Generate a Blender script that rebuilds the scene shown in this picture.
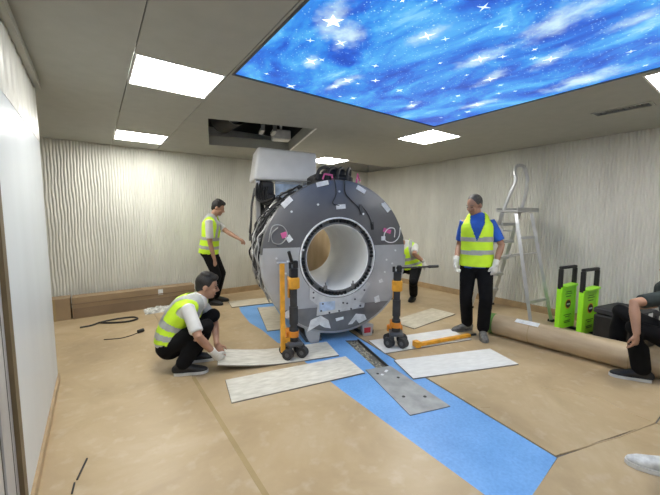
import bpy, bmesh, math, random
from mathutils import Vector as V, Matrix, Euler
random.seed(7)
for o in list(bpy.data.objects): bpy.data.objects.remove(o, do_unlink=True)
S = bpy.context.scene
C = S.collection
H = 2.5            # ceiling height

# ---------------------------------------------------------------- camera
cam_d = bpy.data.cameras.new('camera'); cam = bpy.data.objects.new('camera', cam_d); C.objects.link(cam)
cam_d.sensor_width = 36.0; cam_d.lens = 326.15 / 660 * 36.0; cam_d.clip_start = 0.02
yaw, pit, rol = math.radians(35.825), math.radians(5.49), math.radians(0.205)
fw = V((math.sin(yaw)*math.cos(pit), math.cos(yaw)*math.cos(pit), -math.sin(pit)))
rt = V((math.cos(yaw), -math.sin(yaw), 0)); up = rt.cross(fw)
r2 = rt*math.cos(rol) + up*math.sin(rol); u2 = -rt*math.sin(rol) + up*math.cos(rol)
M = Matrix((r2, u2, -fw)).transposed().to_4x4(); M.translation = V((0, 0, 1.45))
cam.matrix_world = M
S.camera = cam

# ---------------------------------------------------------------- world, exposure
wd = bpy.data.worlds.new('world'); S.world = wd; wd.use_nodes = True
wd.node_tree.nodes['Background'].inputs[0].default_value = (0.8, 0.87, 1.0, 1)
wd.node_tree.nodes['Background'].inputs[1].default_value = 0.3
S.view_settings.view_transform = 'Standard'
try: S.view_settings.look = 'None'
except Exception: pass
S.view_settings.gamma = 1.0
S.view_settings.use_curve_mapping = False
S.view_settings.exposure = 0.0
LAMP_STRENGTH = 31.5
STAR_STRENGTH = 1.35

# ---------------------------------------------------------------- materials
MATS = {}
def mat(name, col, rough=0.5, metal=0.0, var=0.08, scale=8.0, bump=0.0, bscale=60.0, col2=None, emit=None, estr=0.0, spec=0.5, stretch=None, sss=0.0):
    if name in MATS: return MATS[name]
    m = bpy.data.materials.new(name); m.use_nodes = True
    nt = m.node_tree; b = nt.nodes['Principled BSDF']
    b.inputs['Roughness'].default_value = rough; b.inputs['Metallic'].default_value = metal
    b.inputs['Specular IOR Level'].default_value = spec
    tc = nt.nodes.new('ShaderNodeTexCoord'); mp = nt.nodes.new('ShaderNodeMapping')
    nt.links.new(tc.outputs['Object'], mp.inputs[0])
    if stretch: mp.inputs['Scale'].default_value = stretch
    n = nt.nodes.new('ShaderNodeTexNoise'); n.inputs['Scale'].default_value = scale; n.inputs['Detail'].default_value = 5
    nt.links.new(mp.outputs[0], n.inputs['Vector'])
    rp = nt.nodes.new('ShaderNodeValToRGB')
    c2 = col2 if col2 else tuple(min(1, c*(1+var*2)) for c in col)
    c1 = col if col2 else tuple(c*(1-var*2) for c in col)
    rp.color_ramp.elements[0].position = 0.3; rp.color_ramp.elements[1].position = 0.7
    rp.color_ramp.elements[0].color = (*c1, 1); rp.color_ramp.elements[1].color = (*c2, 1)
    nt.links.new(n.outputs['Fac'], rp.inputs[0]); nt.links.new(rp.outputs[0], b.inputs['Base Color'])
    if bump > 0:
        n2 = nt.nodes.new('ShaderNodeTexNoise'); n2.inputs['Scale'].default_value = bscale; n2.inputs['Detail'].default_value = 4
        nt.links.new(mp.outputs[0], n2.inputs['Vector'])
        bp = nt.nodes.new('ShaderNodeBump'); bp.inputs['Strength'].default_value = bump; bp.inputs['Distance'].default_value = 0.01
        nt.links.new(n2.outputs['Fac'], bp.inputs['Height']); nt.links.new(bp.outputs[0], b.inputs['Normal'])
    if emit:
        b.inputs['Emission Color'].default_value = (*emit, 1); b.inputs['Emission Strength'].default_value = estr
    MATS[name] = m
    return m

mat('ceiling', (0.37, 0.375, 0.345), 0.6, var=0.02)
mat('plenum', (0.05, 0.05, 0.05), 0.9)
mat('wall_rib', (0.62, 0.615, 0.56), 0.55, var=0.05, scale=3, stretch=(1, 1, 0.3))
mat('wall_plain', (0.72, 0.71, 0.68), 0.6, var=0.03)
mat('white_panel', (0.62, 0.67, 0.72), 0.3, var=0.03, scale=3, stretch=(1, 1, 0.12))
mat('white_wave', (0.66, 0.66, 0.62), 0.35, var=0.05, scale=6, stretch=(1, 4, 0.3))
mat('brown_trim', (0.13, 0.095, 0.05), 0.5)
mat('door_grey', (0.42, 0.42, 0.43), 0.35, var=0.12, scale=3, stretch=(1, 2, .6))
mat('white_frame', (0.75, 0.75, 0.73), 0.4)
mat('base_tan', (0.42, 0.30, 0.17), 0.5)
mat('screed', (0.16, 0.15, 0.135), 0.9, var=0.15, bump=0.3)
mat('dark_metal', (0.10, 0.102, 0.108), 0.42, 0.3, var=0.08, scale=5)
mat('plate_dark', (0.15, 0.15, 0.157), 0.38, 0.5, var=0.05, scale=4)
mat('bracket_grey', (0.60, 0.61, 0.61), 0.4, 0.1, var=0.08, scale=10)
mat('plate_light', (0.45, 0.465, 0.485), 0.36, 0.3, var=0.06, scale=4)
mat('plate_mid', (0.19, 0.195, 0.20), 0.42, 0.3, var=0.1, scale=5)
mat('steel', (0.45, 0.45, 0.45), 0.35, 0.6, var=0.05)
mat('alu', (0.55, 0.56, 0.57), 0.33, 0.55, var=0.05)
mat('black', (0.012, 0.012, 0.013), 0.5, var=0.2)
mat('rubber', (0.03, 0.03, 0.032), 0.7, var=0.2)
mat('black_gloss', (0.02, 0.02, 0.021), 0.3, var=0.2)
mat('white_plastic', (0.72, 0.73, 0.75), 0.35, var=0.02)
mat('liner_white', (0.78, 0.79, 0.78), 0.4, var=0.03, scale=4)
mat('tape_white', (0.75, 0.77, 0.78), 0.5, var=0.08, scale=20)
mat('film_blue', (0.40, 0.50, 0.64), 0.3, var=0.2, scale=8)
mat('pink', (0.65, 0.12, 0.32), 0.5)
mat('red', (0.45, 0.03, 0.05), 0.5)
mat('yellow', (0.76, 0.36, 0.03), 0.4, var=0.1, scale=12)
mat('orange', (0.72, 0.25, 0.02), 0.4, var=0.1, scale=12)
mat('plywood', (0.62, 0.44, 0.23), 0.6, col2=(0.76, 0.58, 0.35), scale=3, stretch=(4, 4, .7))
mat('carton', (0.33, 0.235, 0.14), 0.65, var=0.06, scale=4)
mat('carton_dark', (0.24, 0.165, 0.10), 0.65, var=0.06, scale=4)
mat('tube_paper', (0.40, 0.30, 0.185), 0.4, col2=(0.56, 0.44, 0.29), scale=4, stretch=(3, .6, 3))
mat('tube_end', (0.10, 0.24, 0.05), 0.5)
mat('green_neon', (0.36, 0.86, 0.03), 0.4, var=0.03)
mat('green_dark', (0.05, 0.22, 0.01), 0.5)
mat('plank_face', (0.58, 0.55, 0.46), 0.42, col2=(0.80, 0.77, 0.68), scale=9, stretch=(1, 3, 1))
mat('plank_face2', (0.68, 0.68, 0.66), 0.42, col2=(0.80, 0.80, 0.78), scale=9, stretch=(1, 3, 1))
mat('plank_tan', (0.52, 0.46, 0.34), 0.45, col2=(0.68, 0.62, 0.50), scale=7, stretch=(1, 3, 1))
mat('plank_core', (0.22, 0.20, 0.17), 0.7)
mat('zinc', (0.35, 0.36, 0.36), 0.45, 0.35, var=0.12, scale=7)
mat('tape_seam', (0.41, 0.31, 0.16), 0.22, var=0.05, scale=6)
mat('bag', (0.62, 0.62, 0.58), 0.25, var=0.2, scale=25, bump=0.6, bscale=20)
mat('hiviz', (0.62, 0.95, 0.03), 0.6, var=0.05, bump=0.15, bscale=25)
mat('reflect', (0.38, 0.40, 0.38), 0.4, var=0.06, scale=20)
mat('skin', (0.42, 0.235, 0.155), 0.5, var=0.05, scale=12)
mat('skin2', (0.36, 0.19, 0.12), 0.5, var=0.05, scale=12)
mat('hair', (0.012, 0.010, 0.009), 0.5, var=0.3, bump=0.5, bscale=120)
mat('hair_grey', (0.055, 0.05, 0.045), 0.6, var=0.3, scale=60, bump=0.4, bscale=120)
mat('shirt_white', (0.62, 0.62, 0.60), 0.8, var=0.05, bump=0.25, bscale=18)
mat('shirt_blue', (0.015, 0.09, 0.45), 0.8, var=0.12, bump=0.25, bscale=18)
mat('shirt_dark', (0.02, 0.03, 0.03), 0.8, var=0.12, bump=0.25, bscale=18)
mat('trousers', (0.005, 0.005, 0.006), 0.9, var=0.25, spec=0.2, bump=0.3, bscale=14)
mat('glove', (0.66, 0.65, 0.60), 0.8, var=0.06, bump=0.2)
mat('shoe_black', (0.012, 0.012, 0.013), 0.5, var=0.2)
mat('shoe_grey', (0.16, 0.155, 0.14), 0.7, var=0.2, scale=30)
mat('shoe_white', (0.60, 0.61, 0.60), 0.6, var=0.12, scale=30)
mat('sole_white', (0.62, 0.62, 0.60), 0.6)
mat('eye', (0.01, 0.008, 0.008), 0.2)
mat('lip', (0.30, 0.15, 0.11), 0.5)

# kraft floor covering
def kraft():
    m = bpy.data.materials.new('kraft'); m.use_nodes = True; nt = m.node_tree; b = nt.nodes['Principled BSDF']
    tc = nt.nodes.new('ShaderNodeTexCoord')
    n1 = nt.nodes.new('ShaderNodeTexNoise'); n1.inputs['Scale'].default_value = 1.3; n1.inputs['Detail'].default_value = 6; n1.inputs['Roughness'].default_value = 0.6
    n1.inputs['Distortion'].default_value = 0.6
    n2 = nt.nodes.new('ShaderNodeTexNoise'); n2.inputs['Scale'].default_value = 9; n2.inputs['Detail'].default_value = 6
    for n in (n1, n2): nt.links.new(tc.outputs['Object'], n.inputs['Vector'])
    r1 = nt.nodes.new('ShaderNodeValToRGB')
    e = r1.color_ramp.elements
    e[0].position = 0.28; e[0].color = (0.365, 0.265, 0.150, 1)
    e[1].position = 0.75; e[1].color = (0.58, 0.465, 0.31, 1)
    x = e.new(0.52); x.color = (0.475, 0.355, 0.205, 1)
    nt.links.new(n1.outputs['Fac'], r1.inputs[0])
    r2_ = nt.nodes.new('ShaderNodeValToRGB'); r2_.color_ramp.elements[0].position = 0.55; r2_.color_ramp.elements[1].position = 0.8
    r2_.color_ramp.elements[0].color = (0, 0, 0, 1); r2_.color_ramp.elements[1].color = (0.5, 0.5, 0.5, 1)
    nt.links.new(n2.outputs['Fac'], r2_.inputs[0])
    mx = nt.nodes.new('ShaderNodeMixRGB'); mx.inputs[2].default_value = (0.64, 0.55, 0.42, 1)
    nt.links.new(r2_.outputs[0], mx.inputs[0]); nt.links.new(r1.outputs[0], mx.inputs[1]); nt.links.new(mx.outputs[0], b.inputs['Base Color'])
    rr = nt.nodes.new('ShaderNodeMapRange'); rr.inputs[3].default_value = 0.28; rr.inputs[4].default_value = 0.5
    nt.links.new(n2.outputs['Fac'], rr.inputs[0]); nt.links.new(rr.outputs[0], b.inputs['Roughness'])
    bp = nt.nodes.new('ShaderNodeBump'); bp.inputs['Strength'].default_value = 0.12; bp.inputs['Distance'].default_value = 0.02
    nt.links.new(n1.outputs['Fac'], bp.inputs['Height']); nt.links.new(bp.outputs[0], b.inputs['Normal'])
    MATS['kraft'] = m
kraft()
def bluefilm():
    m = bpy.data.materials.new('blue_underlay'); m.use_nodes = True; nt = m.node_tree; b = nt.nodes['Principled BSDF']
    tc = nt.nodes.new('ShaderNodeTexCoord')
    n = nt.nodes.new('ShaderNodeTexNoise'); n.inputs['Scale'].default_value = 55; n.inputs['Detail'].default_value = 5
    n0 = nt.nodes.new('ShaderNodeTexNoise'); n0.inputs['Scale'].default_value = 3
    nt.links.new(tc.outputs['Object'], n.inputs['Vector']); nt.links.new(tc.outputs['Object'], n0.inputs['Vector'])
    r = nt.nodes.new('ShaderNodeValToRGB'); e = r.color_ramp.elements
    e[0].position = 0.25; e[0].color = (0.095, 0.27, 0.60, 1); e[1].position = 0.75; e[1].color = (0.21, 0.46, 0.84, 1)
    mxf = nt.nodes.new('ShaderNodeMath'); mxf.operation = 'MULTIPLY_ADD'; mxf.inputs[1].default_value = 0.5
    nt.links.new(n0.outputs['Fac'], mxf.inputs[0])
    hf = nt.nodes.new('ShaderNodeMath'); hf.operation = 'MULTIPLY'; hf.inputs[1].default_value = 0.5
    nt.links.new(n.outputs['Fac'], hf.inputs[0]); nt.links.new(hf.outputs[0], mxf.inputs[2])
    nt.links.new(mxf.outputs[0], r.inputs[0]); nt.links.new(r.outputs[0], b.inputs['Base Color'])
    b.inputs['Roughness'].default_value = 0.42
    MATS['blue_underlay'] = m
bluefilm()
def starmat():
    m = bpy.data.materials.new('star_print'); m.use_nodes = True; nt = m.node_tree; b = nt.nodes['Principled BSDF']
    tc = nt.nodes.new('ShaderNodeTexCoord'); L = nt.links.new
    mp = nt.nodes.new('ShaderNodeMapping'); mp.inputs['Scale'].default_value = (1.5, 0.8, 1); mp.inputs['Rotation'].default_value = (0, 0, 0.25)
    L(tc.outputs['Object'], mp.inputs[0])
    n = nt.nodes.new('ShaderNodeTexNoise'); n.inputs['Scale'].default_value = 2.2; n.inputs['Detail'].default_value = 9; n.inputs['Roughness'].default_value = 0.62; n.inputs['Distortion'].default_value = 0.5
    L(mp.outputs[0], n.inputs['Vector'])
    r = nt.nodes.new('ShaderNodeValToRGB'); e = r.color_ramp.elements
    e[0].position = 0.32; e[0].color = (0.010, 0.055, 0.50, 1)
    e[1].position = 0.78; e[1].color = (0.75, 0.90, 1.0, 1)
    for p, c in ((0.42, (0.014, 0.12, 0.68)), (0.51, (0.030, 0.26, 0.82)), (0.60, (0.085, 0.45, 0.92)), (0.68, (0.26, 0.66, 0.98))):
        x = e.new(p); x.color = (*c, 1)
    L(n.outputs['Fac'], r.inputs[0])
    last = r.outputs[0]
    for sc, th in ((14, 0.055), (30, 0.075), (55, 0.10)):
        v = nt.nodes.new('ShaderNodeTexVoronoi'); v.inputs['Scale'].default_value = sc; L(tc.outputs['Object'], v.inputs['Vector'])
        rr = nt.nodes.new('ShaderNodeMapRange'); rr.inputs[1].default_value = th; rr.inputs[2].default_value = th*2.2; rr.inputs[3].default_value = 0.9; rr.inputs[4].default_value = 0.0
        L(v.outputs['Distance'], rr.inputs[0])
        sep = nt.nodes.new('ShaderNodeSeparateColor'); L(v.outputs['Color'], sep.inputs[0])
        gt = nt.nodes.new('ShaderNodeMath'); gt.operation = 'GREATER_THAN'; gt.inputs[1].default_value = 0.55; L(sep.outputs[0], gt.inputs[0])
        mu = nt.nodes.new('ShaderNodeMath'); mu.operation = 'MULTIPLY'; L(rr.outputs[0], mu.inputs[0]); L(gt.outputs[0], mu.inputs[1])
        mx = nt.nodes.new('ShaderNodeMixRGB'); mx.inputs[2].default_value = (0.55, 0.88, 1.0, 1)
        L(mu.outputs[0], mx.inputs[0]); L(last, mx.inputs[1]); last = mx.outputs[0]
    b.inputs['Base Color'].default_value = (0.02, 0.05, 0.1, 1); b.inputs['Roughness'].default_value = 0.3
    L(last, b.inputs['Emission Color']); b.inputs['Emission Strength'].default_value = STAR_STRENGTH * 0.75
    MATS['star_print'] = m
starmat()
mat('star_white', (0.8, 0.85, 0.9), 0.4, emit=(0.9, 0.97, 1.0), estr=STAR_STRENGTH)
mat('star_glow', (0.6, 0.7, 0.9), 0.4, emit=(0.75, 0.90, 1.0), estr=STAR_STRENGTH*0.8)
mat('lamp', (0.9, 0.9, 0.9), 0.4, emit=(1.0, 0.985, 0.93), estr=LAMP_STRENGTH)

# ---------------------------------------------------------------- mesh helpers
class MB:
    def __init__(s): s.v = []; s.f = []
    def add(s, vs, fs):
        o = len(s.v); s.v += [tuple(p) for p in vs]; s.f += [tuple(i+o for i in f) for f in fs]; return s
    def box(s, c, d, rz=0.0, R=None):
        hx, hy, hz = d[0]/2, d[1]/2, d[2]/2; c = V(c)
        R = R or Matrix.Rotation(rz, 3, 'Z')
        vs = [c + R @ V((x*hx, y*hy, z*hz)) for z in (-1, 1) for y in (-1, 1) for x in (-1, 1)]
        return s.add(vs, [(0, 2, 3, 1), (4, 5, 7, 6), (0, 1, 5, 4), (2, 6, 7, 3), (0, 4, 6, 2), (1, 3, 7, 5)])
    def bbox(s, c, d, bev=0.01, rz=0.0):       # box with chamfered vertical and top edges
        hx, hy, hz = d[0]/2, d[1]/2, d[2]/2; R = Matrix.Rotation(rz, 3, 'Z'); c = V(c); b = bev
        rings = []
        for z, k in ((-hz, b), (-hz+b, 0), (hz-b, 0), (hz, b)):
            ax, ay = hx-k, hy-k
            pts = [(-ax+b, -ay), (ax-b, -ay), (ax, -ay+b), (ax, ay-b), (ax-b, ay), (-ax+b, ay), (-ax, ay-b), (-ax, -ay+b)]
            rings.append([c + R @ V((x, y, z)) for x, y in pts])
        vs = [p for r in rings for p in r]; fs = []
        for k in range(3):
            for i in range(8): fs.append((k*8+i, k*8+(i+1) % 8, (k+1)*8+(i+1) % 8, (k+1)*8+i))
        fs.append(tuple(range(7, -1, -1))); fs.append(tuple(range(24, 32)))
        return s.add(vs, fs)
    def prism(s, poly, z0, z1, tf=None):
        n = len(poly); g = tf or (lambda p: p)
        vs = [g(V((x, y, z0))) for x, y in poly] + [g(V((x, y, z1))) for x, y in poly]
        fs = [tuple(range(n-1, -1, -1)), tuple(range(n, 2*n))] + [(i, (i+1) % n, n+(i+1) % n, n+i) for i in range(n)]
        return s.add(vs, fs)
    def hexa(s, bot, top):
        return s.add(list(bot)+list(top), [(3, 2, 1, 0), (4, 5, 6, 7), (0, 1, 5, 4), (1, 2, 6, 5), (2, 3, 7, 6), (3, 0, 4, 7)])
    def tube(s, pts, r, seg=8, cap=True, flat=1.0, side=None, rnd=False):
        pts = [V(p) for p in pts]; n = len(pts)
        rs = r if isinstance(r, (list, tuple)) else [r]*n
        fl = flat if isinstance(flat, (list, tuple)) else [flat]*n
        if rnd:                                     # rounded ends
            d0 = (pts[0]-pts[1]).normalized(); d1 = (pts[-1]-pts[-2]).normalized()
            k0, k1 = min(rs[0], rs[0]*fl[0]), min(rs[-1], rs[-1]*fl[-1])
            P0 = [(pts[0]+d0*k0*math.sin(a), math.cos(a)) for a in (1.4, 1.0, 0.5)]
            P1 = [(pts[-1]+d1*k1*math.sin(a), math.cos(a)) for a in (0.5, 1.0, 1.4)]
            rs = [rs[0]*c for _, c in P0]+list(rs)+[rs[-1]*c for _, c in P1]
            fl = [fl[0]]*3+list(fl)+[fl[-1]]*3
            pts = [p for p, _ in P0]+pts+[p for p, _ in P1]; n = len(pts)
        vs = []; prev = V(side) if side is not None else None
        for i in range(n):
            t = (pts[min(i+1, n-1)]-pts[max(i-1, 0)]).normalized()
            if prev is None:
                prev = t.orthogonal().normalized()
            a = (prev - t*prev.dot(t))
            a = a.normalized() if a.length > 1e-6 else t.orthogonal().normalized()
            b = t.cross(a); prev = a if side is None else V(side)
            for k in range(seg):
                q = 2*math.pi*k/seg; vs.append(pts[i] + a*math.cos(q)*rs[i] + b*math.sin(q)*rs[i]*fl[i])
        fs = []
        for i in range(n-1):
            for k in range(seg): fs.append((i*seg+k, i*seg+(k+1) % seg, (i+1)*seg+(k+1) % seg, (i+1)*seg+k))
        if cap: fs.append(tuple(range(seg-1, -1, -1))); fs.append(tuple(range((n-1)*seg, n*seg)))
        return s.add(vs, fs)
    def ell(s, c, ax, seg=16, rings=10, R=None):
        c = V(c); R = R or Matrix.Identity(3); vs = []; fs = []
        for j in range(1, rings):
            a = math.pi*j/rings
            for k in range(seg):
                q = 2*math.pi*k/seg; vs.append(c + R @ V((ax[0]*math.sin(a)*math.cos(q), ax[1]*math.sin(a)*math.sin(q), ax[2]*math.cos(a))))
        for j in range(rings-2):
            for k in range(seg): fs.append((j*seg+k, (j+1)*seg+k, (j+1)*seg+(k+1) % seg, j*seg+(k+1) % seg))
        t = len(vs); vs.append(c+R @ V((0, 0, ax[2]))); vs.append(c-R @ V((0, 0, ax[2])))
        for k in range(seg): fs.append((t, k, (k+1) % seg)); fs.append((t+1, (rings-2)*seg+(k+1) % seg, (rings-2)*seg+k))
        return s.add(vs, fs)
    def lathe_y(s, prof, cz=0.0, seg=64, a0=0.0, a1=2*math.pi, close=False):   # profile (r, y), axis along local Y at height cz
        full = abs(a1-a0-2*math.pi) < 1e-6; m = seg if full else seg+1; n = len(prof); vs = []; fs = []
        for k in range(m):
            q = a0+(a1-a0)*k/seg
            for r, y in prof: vs.append((r*math.cos(q), y, cz+r*math.sin(q)))
        for k in range(seg):
            k2 = (k+1) % m
            for i in range(n-1 if not close else n):
                i2 = (i+1) % n; fs.append((k*n+i, k*n+i2, k2*n+i2, k2*n+i))
        if not full and close: fs.append(tuple(range(n))); fs.append(tuple(range((m-1)*n+n-1, (m-1)*n-1, -1)))
        return s.add(vs, fs)
    def build(s, name, m, parent=None, smooth=False, loc=None):
        me = bpy.data.meshes.new(name); me.from_pydata([tuple(p) for p in s.v], [], s.f); me.update()
        bm = bmesh.new(); bm.from_mesh(me); bmesh.ops.recalc_face_normals(bm, faces=bm.faces); bm.to_mesh(me); bm.free()
        if smooth:
            for p in me.polygons: p.use_smooth = True
            try: me.set_sharp_from_angle(angle=math.radians(40))
            except Exception: pass
        return link(name, me, m, parent, loc)
def link(name, me, m, parent=None, loc=None):
    o = bpy.data.objects.new(name, me); C.objects.link(o)
    if m: me.materials.clear(); me.materials.append(MATS[m])
    if parent: o.parent = parent
    if loc: o.location = loc
    return o
def tag(o, label=None, cat=None, group=None, kind=None):
    if label: o['label'] = label
    if cat: o['category'] = cat
    if group: o['group'] = group
    if kind: o['kind'] = kind
    return o
def thing(name, label, cat, loc=(0, 0, 0), rz=0.0, group=None):
    o = bpy.data.objects.new(name, None); C.objects.link(o); o.location = loc; o.rotation_euler = (0, 0, rz); o.empty_display_size = 0.1
    return tag(o, label, cat, group)
def copy_tree(o, parent=None):
    c = o.copy(); C.objects.link(c); c.parent = parent
    for ch in o.children: copy_tree(ch, c)
    return c
def filled(name, outer, holes, z0, z1, m, parent=None):      # slab with openings
    bm = bmesh.new(); ed = []
    for loop in [outer]+holes:
        vs = [bm.verts.new((x, y, z0)) for x, y in loop]
        for i in range(len(vs)): ed.append(bm.edges.new((vs[i], vs[(i+1) % len(vs)])))
    bmesh.ops.triangle_fill(bm, use_beauty=True, use_dissolve=False, edges=ed)
    g = bmesh.ops.extrude_face_region(bm, geom=list(bm.faces))
    for e in g['geom']:
        if isinstance(e, bmesh.types.BMVert): e.co.z = z1
    bmesh.ops.recalc_face_normals(bm, faces=bm.faces)
    me = bpy.data.meshes.new(name); bm.to_mesh(me); bm.free()
    return link(name, me, m, parent)
def rect(x0, y0, x1, y1): return [(x0, y0), (x1, y0), (x1, y1), (x0, y1)]
# ================================================================ SETTING
XL, XR, YB, YF, XJ, YJ = -0.33, 5.46, 6.0, -1.5, -1.6, 3.64
ANG = math.radians(-16)
trench = [(2.122, 2.177), (2.244, 2.131), (2.457, 2.831), (2.321, 2.908)]
fl = filled('floor', [(XJ, YF), (XR, YF), (XR, YB), (XJ, YB)], [trench], -0.06, -0.008, 'screed'); tag(fl, kind='structure')
tb = MB(); tb.prism([(x, y) for x, y in trench], -0.06, -0.03); tb.build('channel_bottom', 'screed', fl)
# kraft sheets laid on the floor (children of the floor), leaving the blue strip bare
def sheet(poly, z=0.0): MB().prism(poly, -0.007, z).build('floor_sheet', 'kraft', fl)
g = 0.002
sheet([(XL, YF), (0.65-g, YF), (0.65-g, YJ), (XL, YJ)])
sheet([(XJ, YJ+g), (0.65-g, YJ+g), (0.65-g, YB), (XJ, YB)])
sheet([(0.65+g, YF), (1.55, YF), (1.78, 0.655), (1.584, 0.80), (1.607, 2.075), (1.66, 3.2), (0.65+g, 3.25)])
sheet([(0.65+g, 3.25+g), (1.66, 3.2+g), (1.637, 3.3), (1.666, 3.785), (1.647, 4.134), (1.735, 4.72), (1.9, 5.3), (1.9, YB), (0.65+g, YB)])
sheet([(1.55+g, YF), (2.62, YF), (3.15, 0.41), (2.203, 0.685), (1.78+g, 0.655)])
sheet([(2.62+g, YF), (XR, YF), (XR, 0.38), (3.16, 0.41)])
sheet([(2.21, 0.70), (3.15, 0.42), (XR, 0.39), (XR, 2.9), (2.52, 2.9), (2.315, 1.411)])
sheet([(2.53, 2.9+g), (XR, 2.9+g), (XR, YB), (2.75, YB), (2.62, 3.4)])
sheet([(1.9+g, 5.3), (2.7, 4.62), (2.75-g, YB), (1.9+g, YB)])
# raised wrinkle folds in the kraft paper
for pts in ([(2.25, 0.69), (2.75, 0.52), (3.15, 0.42)], [(3.23, 0.75), (3.165, 0.63), (3.15, 0.44)], [(3.02, 1.10), (3.23, 0.75)], [(2.31, 1.25), (2.38, 1.20)]):
    MB().tube([(x, y, -0.001) for x, y in pts], 0.006, 6, flat=0.7).build('paper_crease', 'kraft', fl)
MB().prism([(0.635, YF), (0.665, YF), (0.667, 3.0), (0.637, 3.0)], 0.0005, 0.0015).build('seam_tape', 'tape_seam', fl)
# blue underlay
tag(filled('underlay_strip', [(1.77, 0.655), (2.20, 0.69), (2.303, 1.411), (2.508, 2.9), (2.61, 3.4), (2.7, 4.6), (1.9, 5.3), (1.75, 5.25), (1.721, 4.707), (1.62, 4.134), (1.62, 3.785), (1.62, 3.2), (1.60, 2.075), (1.58, 0.80)], [trench], -0.0075, -0.004, 'blue_underlay'), 'bright blue underlay strip running across the bare floor under the machine', 'underlay')
rub = MB()
for i in range(160):
    t = random.random(); q = random.uniform(.15, .85)
    a = V(trench[0]).lerp(V(trench[3]), t); b = V(trench[1]).lerp(V(trench[2]), t); p = a.lerp(b, q)
    rub.ell((p.x, p.y, -0.026), (random.uniform(.005, .014), random.uniform(.005, .014), random.uniform(.004, .012)), 6, 4)
MATS['rubble'] = mat('rubble', (0.36, 0.34, 0.27), 0.9, var=0.3, scale=30)
tag(rub.build('rubble', 'rubble'), 'small grey rubble lying in the open floor channel', 'rubble', kind='stuff')
ed = MB()
ed.tube([(2.244, 2.131, -0.006), (2.457, 2.831, -0.006)], 0.012, 6); ed.build('channel_edge', 'black', fl)

# ribbed walls
def ribwall(name, p0, p1, z0, z1, pitch, amp, m, nz=46, seed=0):
    p0, p1 = V((*p0, 0)), V((*p1, 0)); d = (p1-p0); Lw = d.length; d.normalize(); nrm = V((-d.y, d.x, 0))
    nx = int(Lw/pitch*8); vs = []; fs = []
    rnd = random.Random(seed); ph = [rnd.uniform(0, 6.28) for _ in range(8)]
    for j in range(nz+1):
        z = z0+(z1-z0)*j/nz
        for i in range(nx+1):
            x = Lw*i/nx
            w = 0.12*pitch*math.sin(z*7.0+x*7.1+ph[0])+0.08*pitch*math.sin(z*17+x*33+ph[1])+0.06*pitch*math.sin(z*23-x*57+ph[2])
            q = ((x+w)/pitch) % 1.0
            h = amp*(1-abs(2*q-1)**1.7)*(0.85+0.15*math.sin(math.floor((x+w)/pitch)*2.4+z*9+ph[3]))
            p = p0+d*x+nrm*h; vs.append((p.x, p.y, z))
    for j in range(nz):
        for i in range(nx): a = j*(nx+1)+i; fs.append((a, a+1, a+nx+2, a+nx+1))
    me = bpy.data.meshes.new(name); me.from_pydata(vs, [], fs); me.update()
    for p in me.polygons: p.use_smooth = True
    return tag(link(name, me, m), kind='structure')
ribwall('wall_back', (XR, YB), (XJ, YB), -0.05, H+0.01, 0.037, 0.013, 'wall_rib', seed=1)
ribwall('wall_right', (XR, YF), (XR, YB), -0.05, H+0.01, 0.037, 0.023, 'wall_rib', seed=2)
def wall(name, x0, y0, x1, y1, z0, z1, m='wall_plain'):
    return tag(MB().box(((x0+x1)/2, (y0+y1)/2, (z0+z1)/2), (abs(x1-x0), abs(y1-y0), z1-z0)).build(name, m), kind='structure')
wall('wall_back_backing', XJ-.1, YB+0.005, XR+.1, YB+0.1, -0.06, 3.1)
wall('wall_right_backing', XR+0.005, YF-.1, XR+0.1, YB+.1, -0.06, 3.1)
wall('wall_front', XJ-.1, YF-.1, XR+.1, YF, -0.06, 3.1)
wall('wall_alcove', XJ-.1, YJ-.1, XJ, YB+.1, -0.06, 3.1)
# left wall: smooth white panels below, waved panels above, a door opening near the camera
DY0, DY1, DZ, TW = 1.05, 1.955, 2.08, .07
wl = tag(MB().box((XL-.06, (DY1+TW+YJ)/2, 1.0), (0.12, YJ-DY1-TW, 2.1)).build('wall_left', 'white_panel'), kind='structure')
MB().box((XL-.06, (YF+DY0-TW)/2, 1.5), (0.12, DY0-TW-YF, 3.12)).build('wall_panel', 'white_panel', wl)
MB().box((XL-.06, (DY0+DY1)/2, 2.62), (0.12, DY1-DY0+.18, 0.9)).build('wall_panel', 'white_wave', wl)
ww = MB(); ny, nz = 150, 20; vs = []; fs = []
for j in range(nz+1):
    z = 2.049+(H+.02-2.049)*j/nz
    for i in range(ny+1):
        y = DY1+TW+(YJ-.03-DY1-TW)*i/ny
        h = 0.004*math.sin(y*70+2*math.sin(z*9))+0.003*math.sin(y*31+z*5)
        vs.append((XL+0.002+h*(1 if j else 0), y, z))
for j in range(nz):
    for i in range(ny): a = j*(ny+1)+i; fs.append((a, a+1, a+ny+2, a+ny+1))
me = bpy.data.meshes.new('wave_panel'); me.from_pydata(vs, [], fs)
for p in me.polygons: p.use_smooth = True
link('wave_panel', me, 'white_wave', wl)
MB().box((XL-.06, (DY1+TW+YJ-.03)/2, 2.58), (0.115, YJ-.03-DY1-TW, 1.04)).build('wall_panel', 'white_wave', wl)
tag(MB().box(((XJ+XL)/2-.06, YJ-.05, 1.5), (XL-XJ-.12, .1, 3.12)).build('wall_return', 'white_panel'), kind='structure')
t = MB(); t.box((XL+.018, (YF+3.5)/2, H-.03), (0.05, 3.5-YF, 0.05)); t.box((XL+.03, (YF+3.5)/2, H-.058), (0.03, 3.5-YF, 0.02))
tag(t.build('trim_1', 'ceiling'), kind='structure')
tag(MB().box((XL+.008, (DY1+TW+YJ)/2, 0.03), (0.016, YJ-DY1-TW, 0.06)).build('baseboard_left', 'base_tan'), kind='structure')
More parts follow.
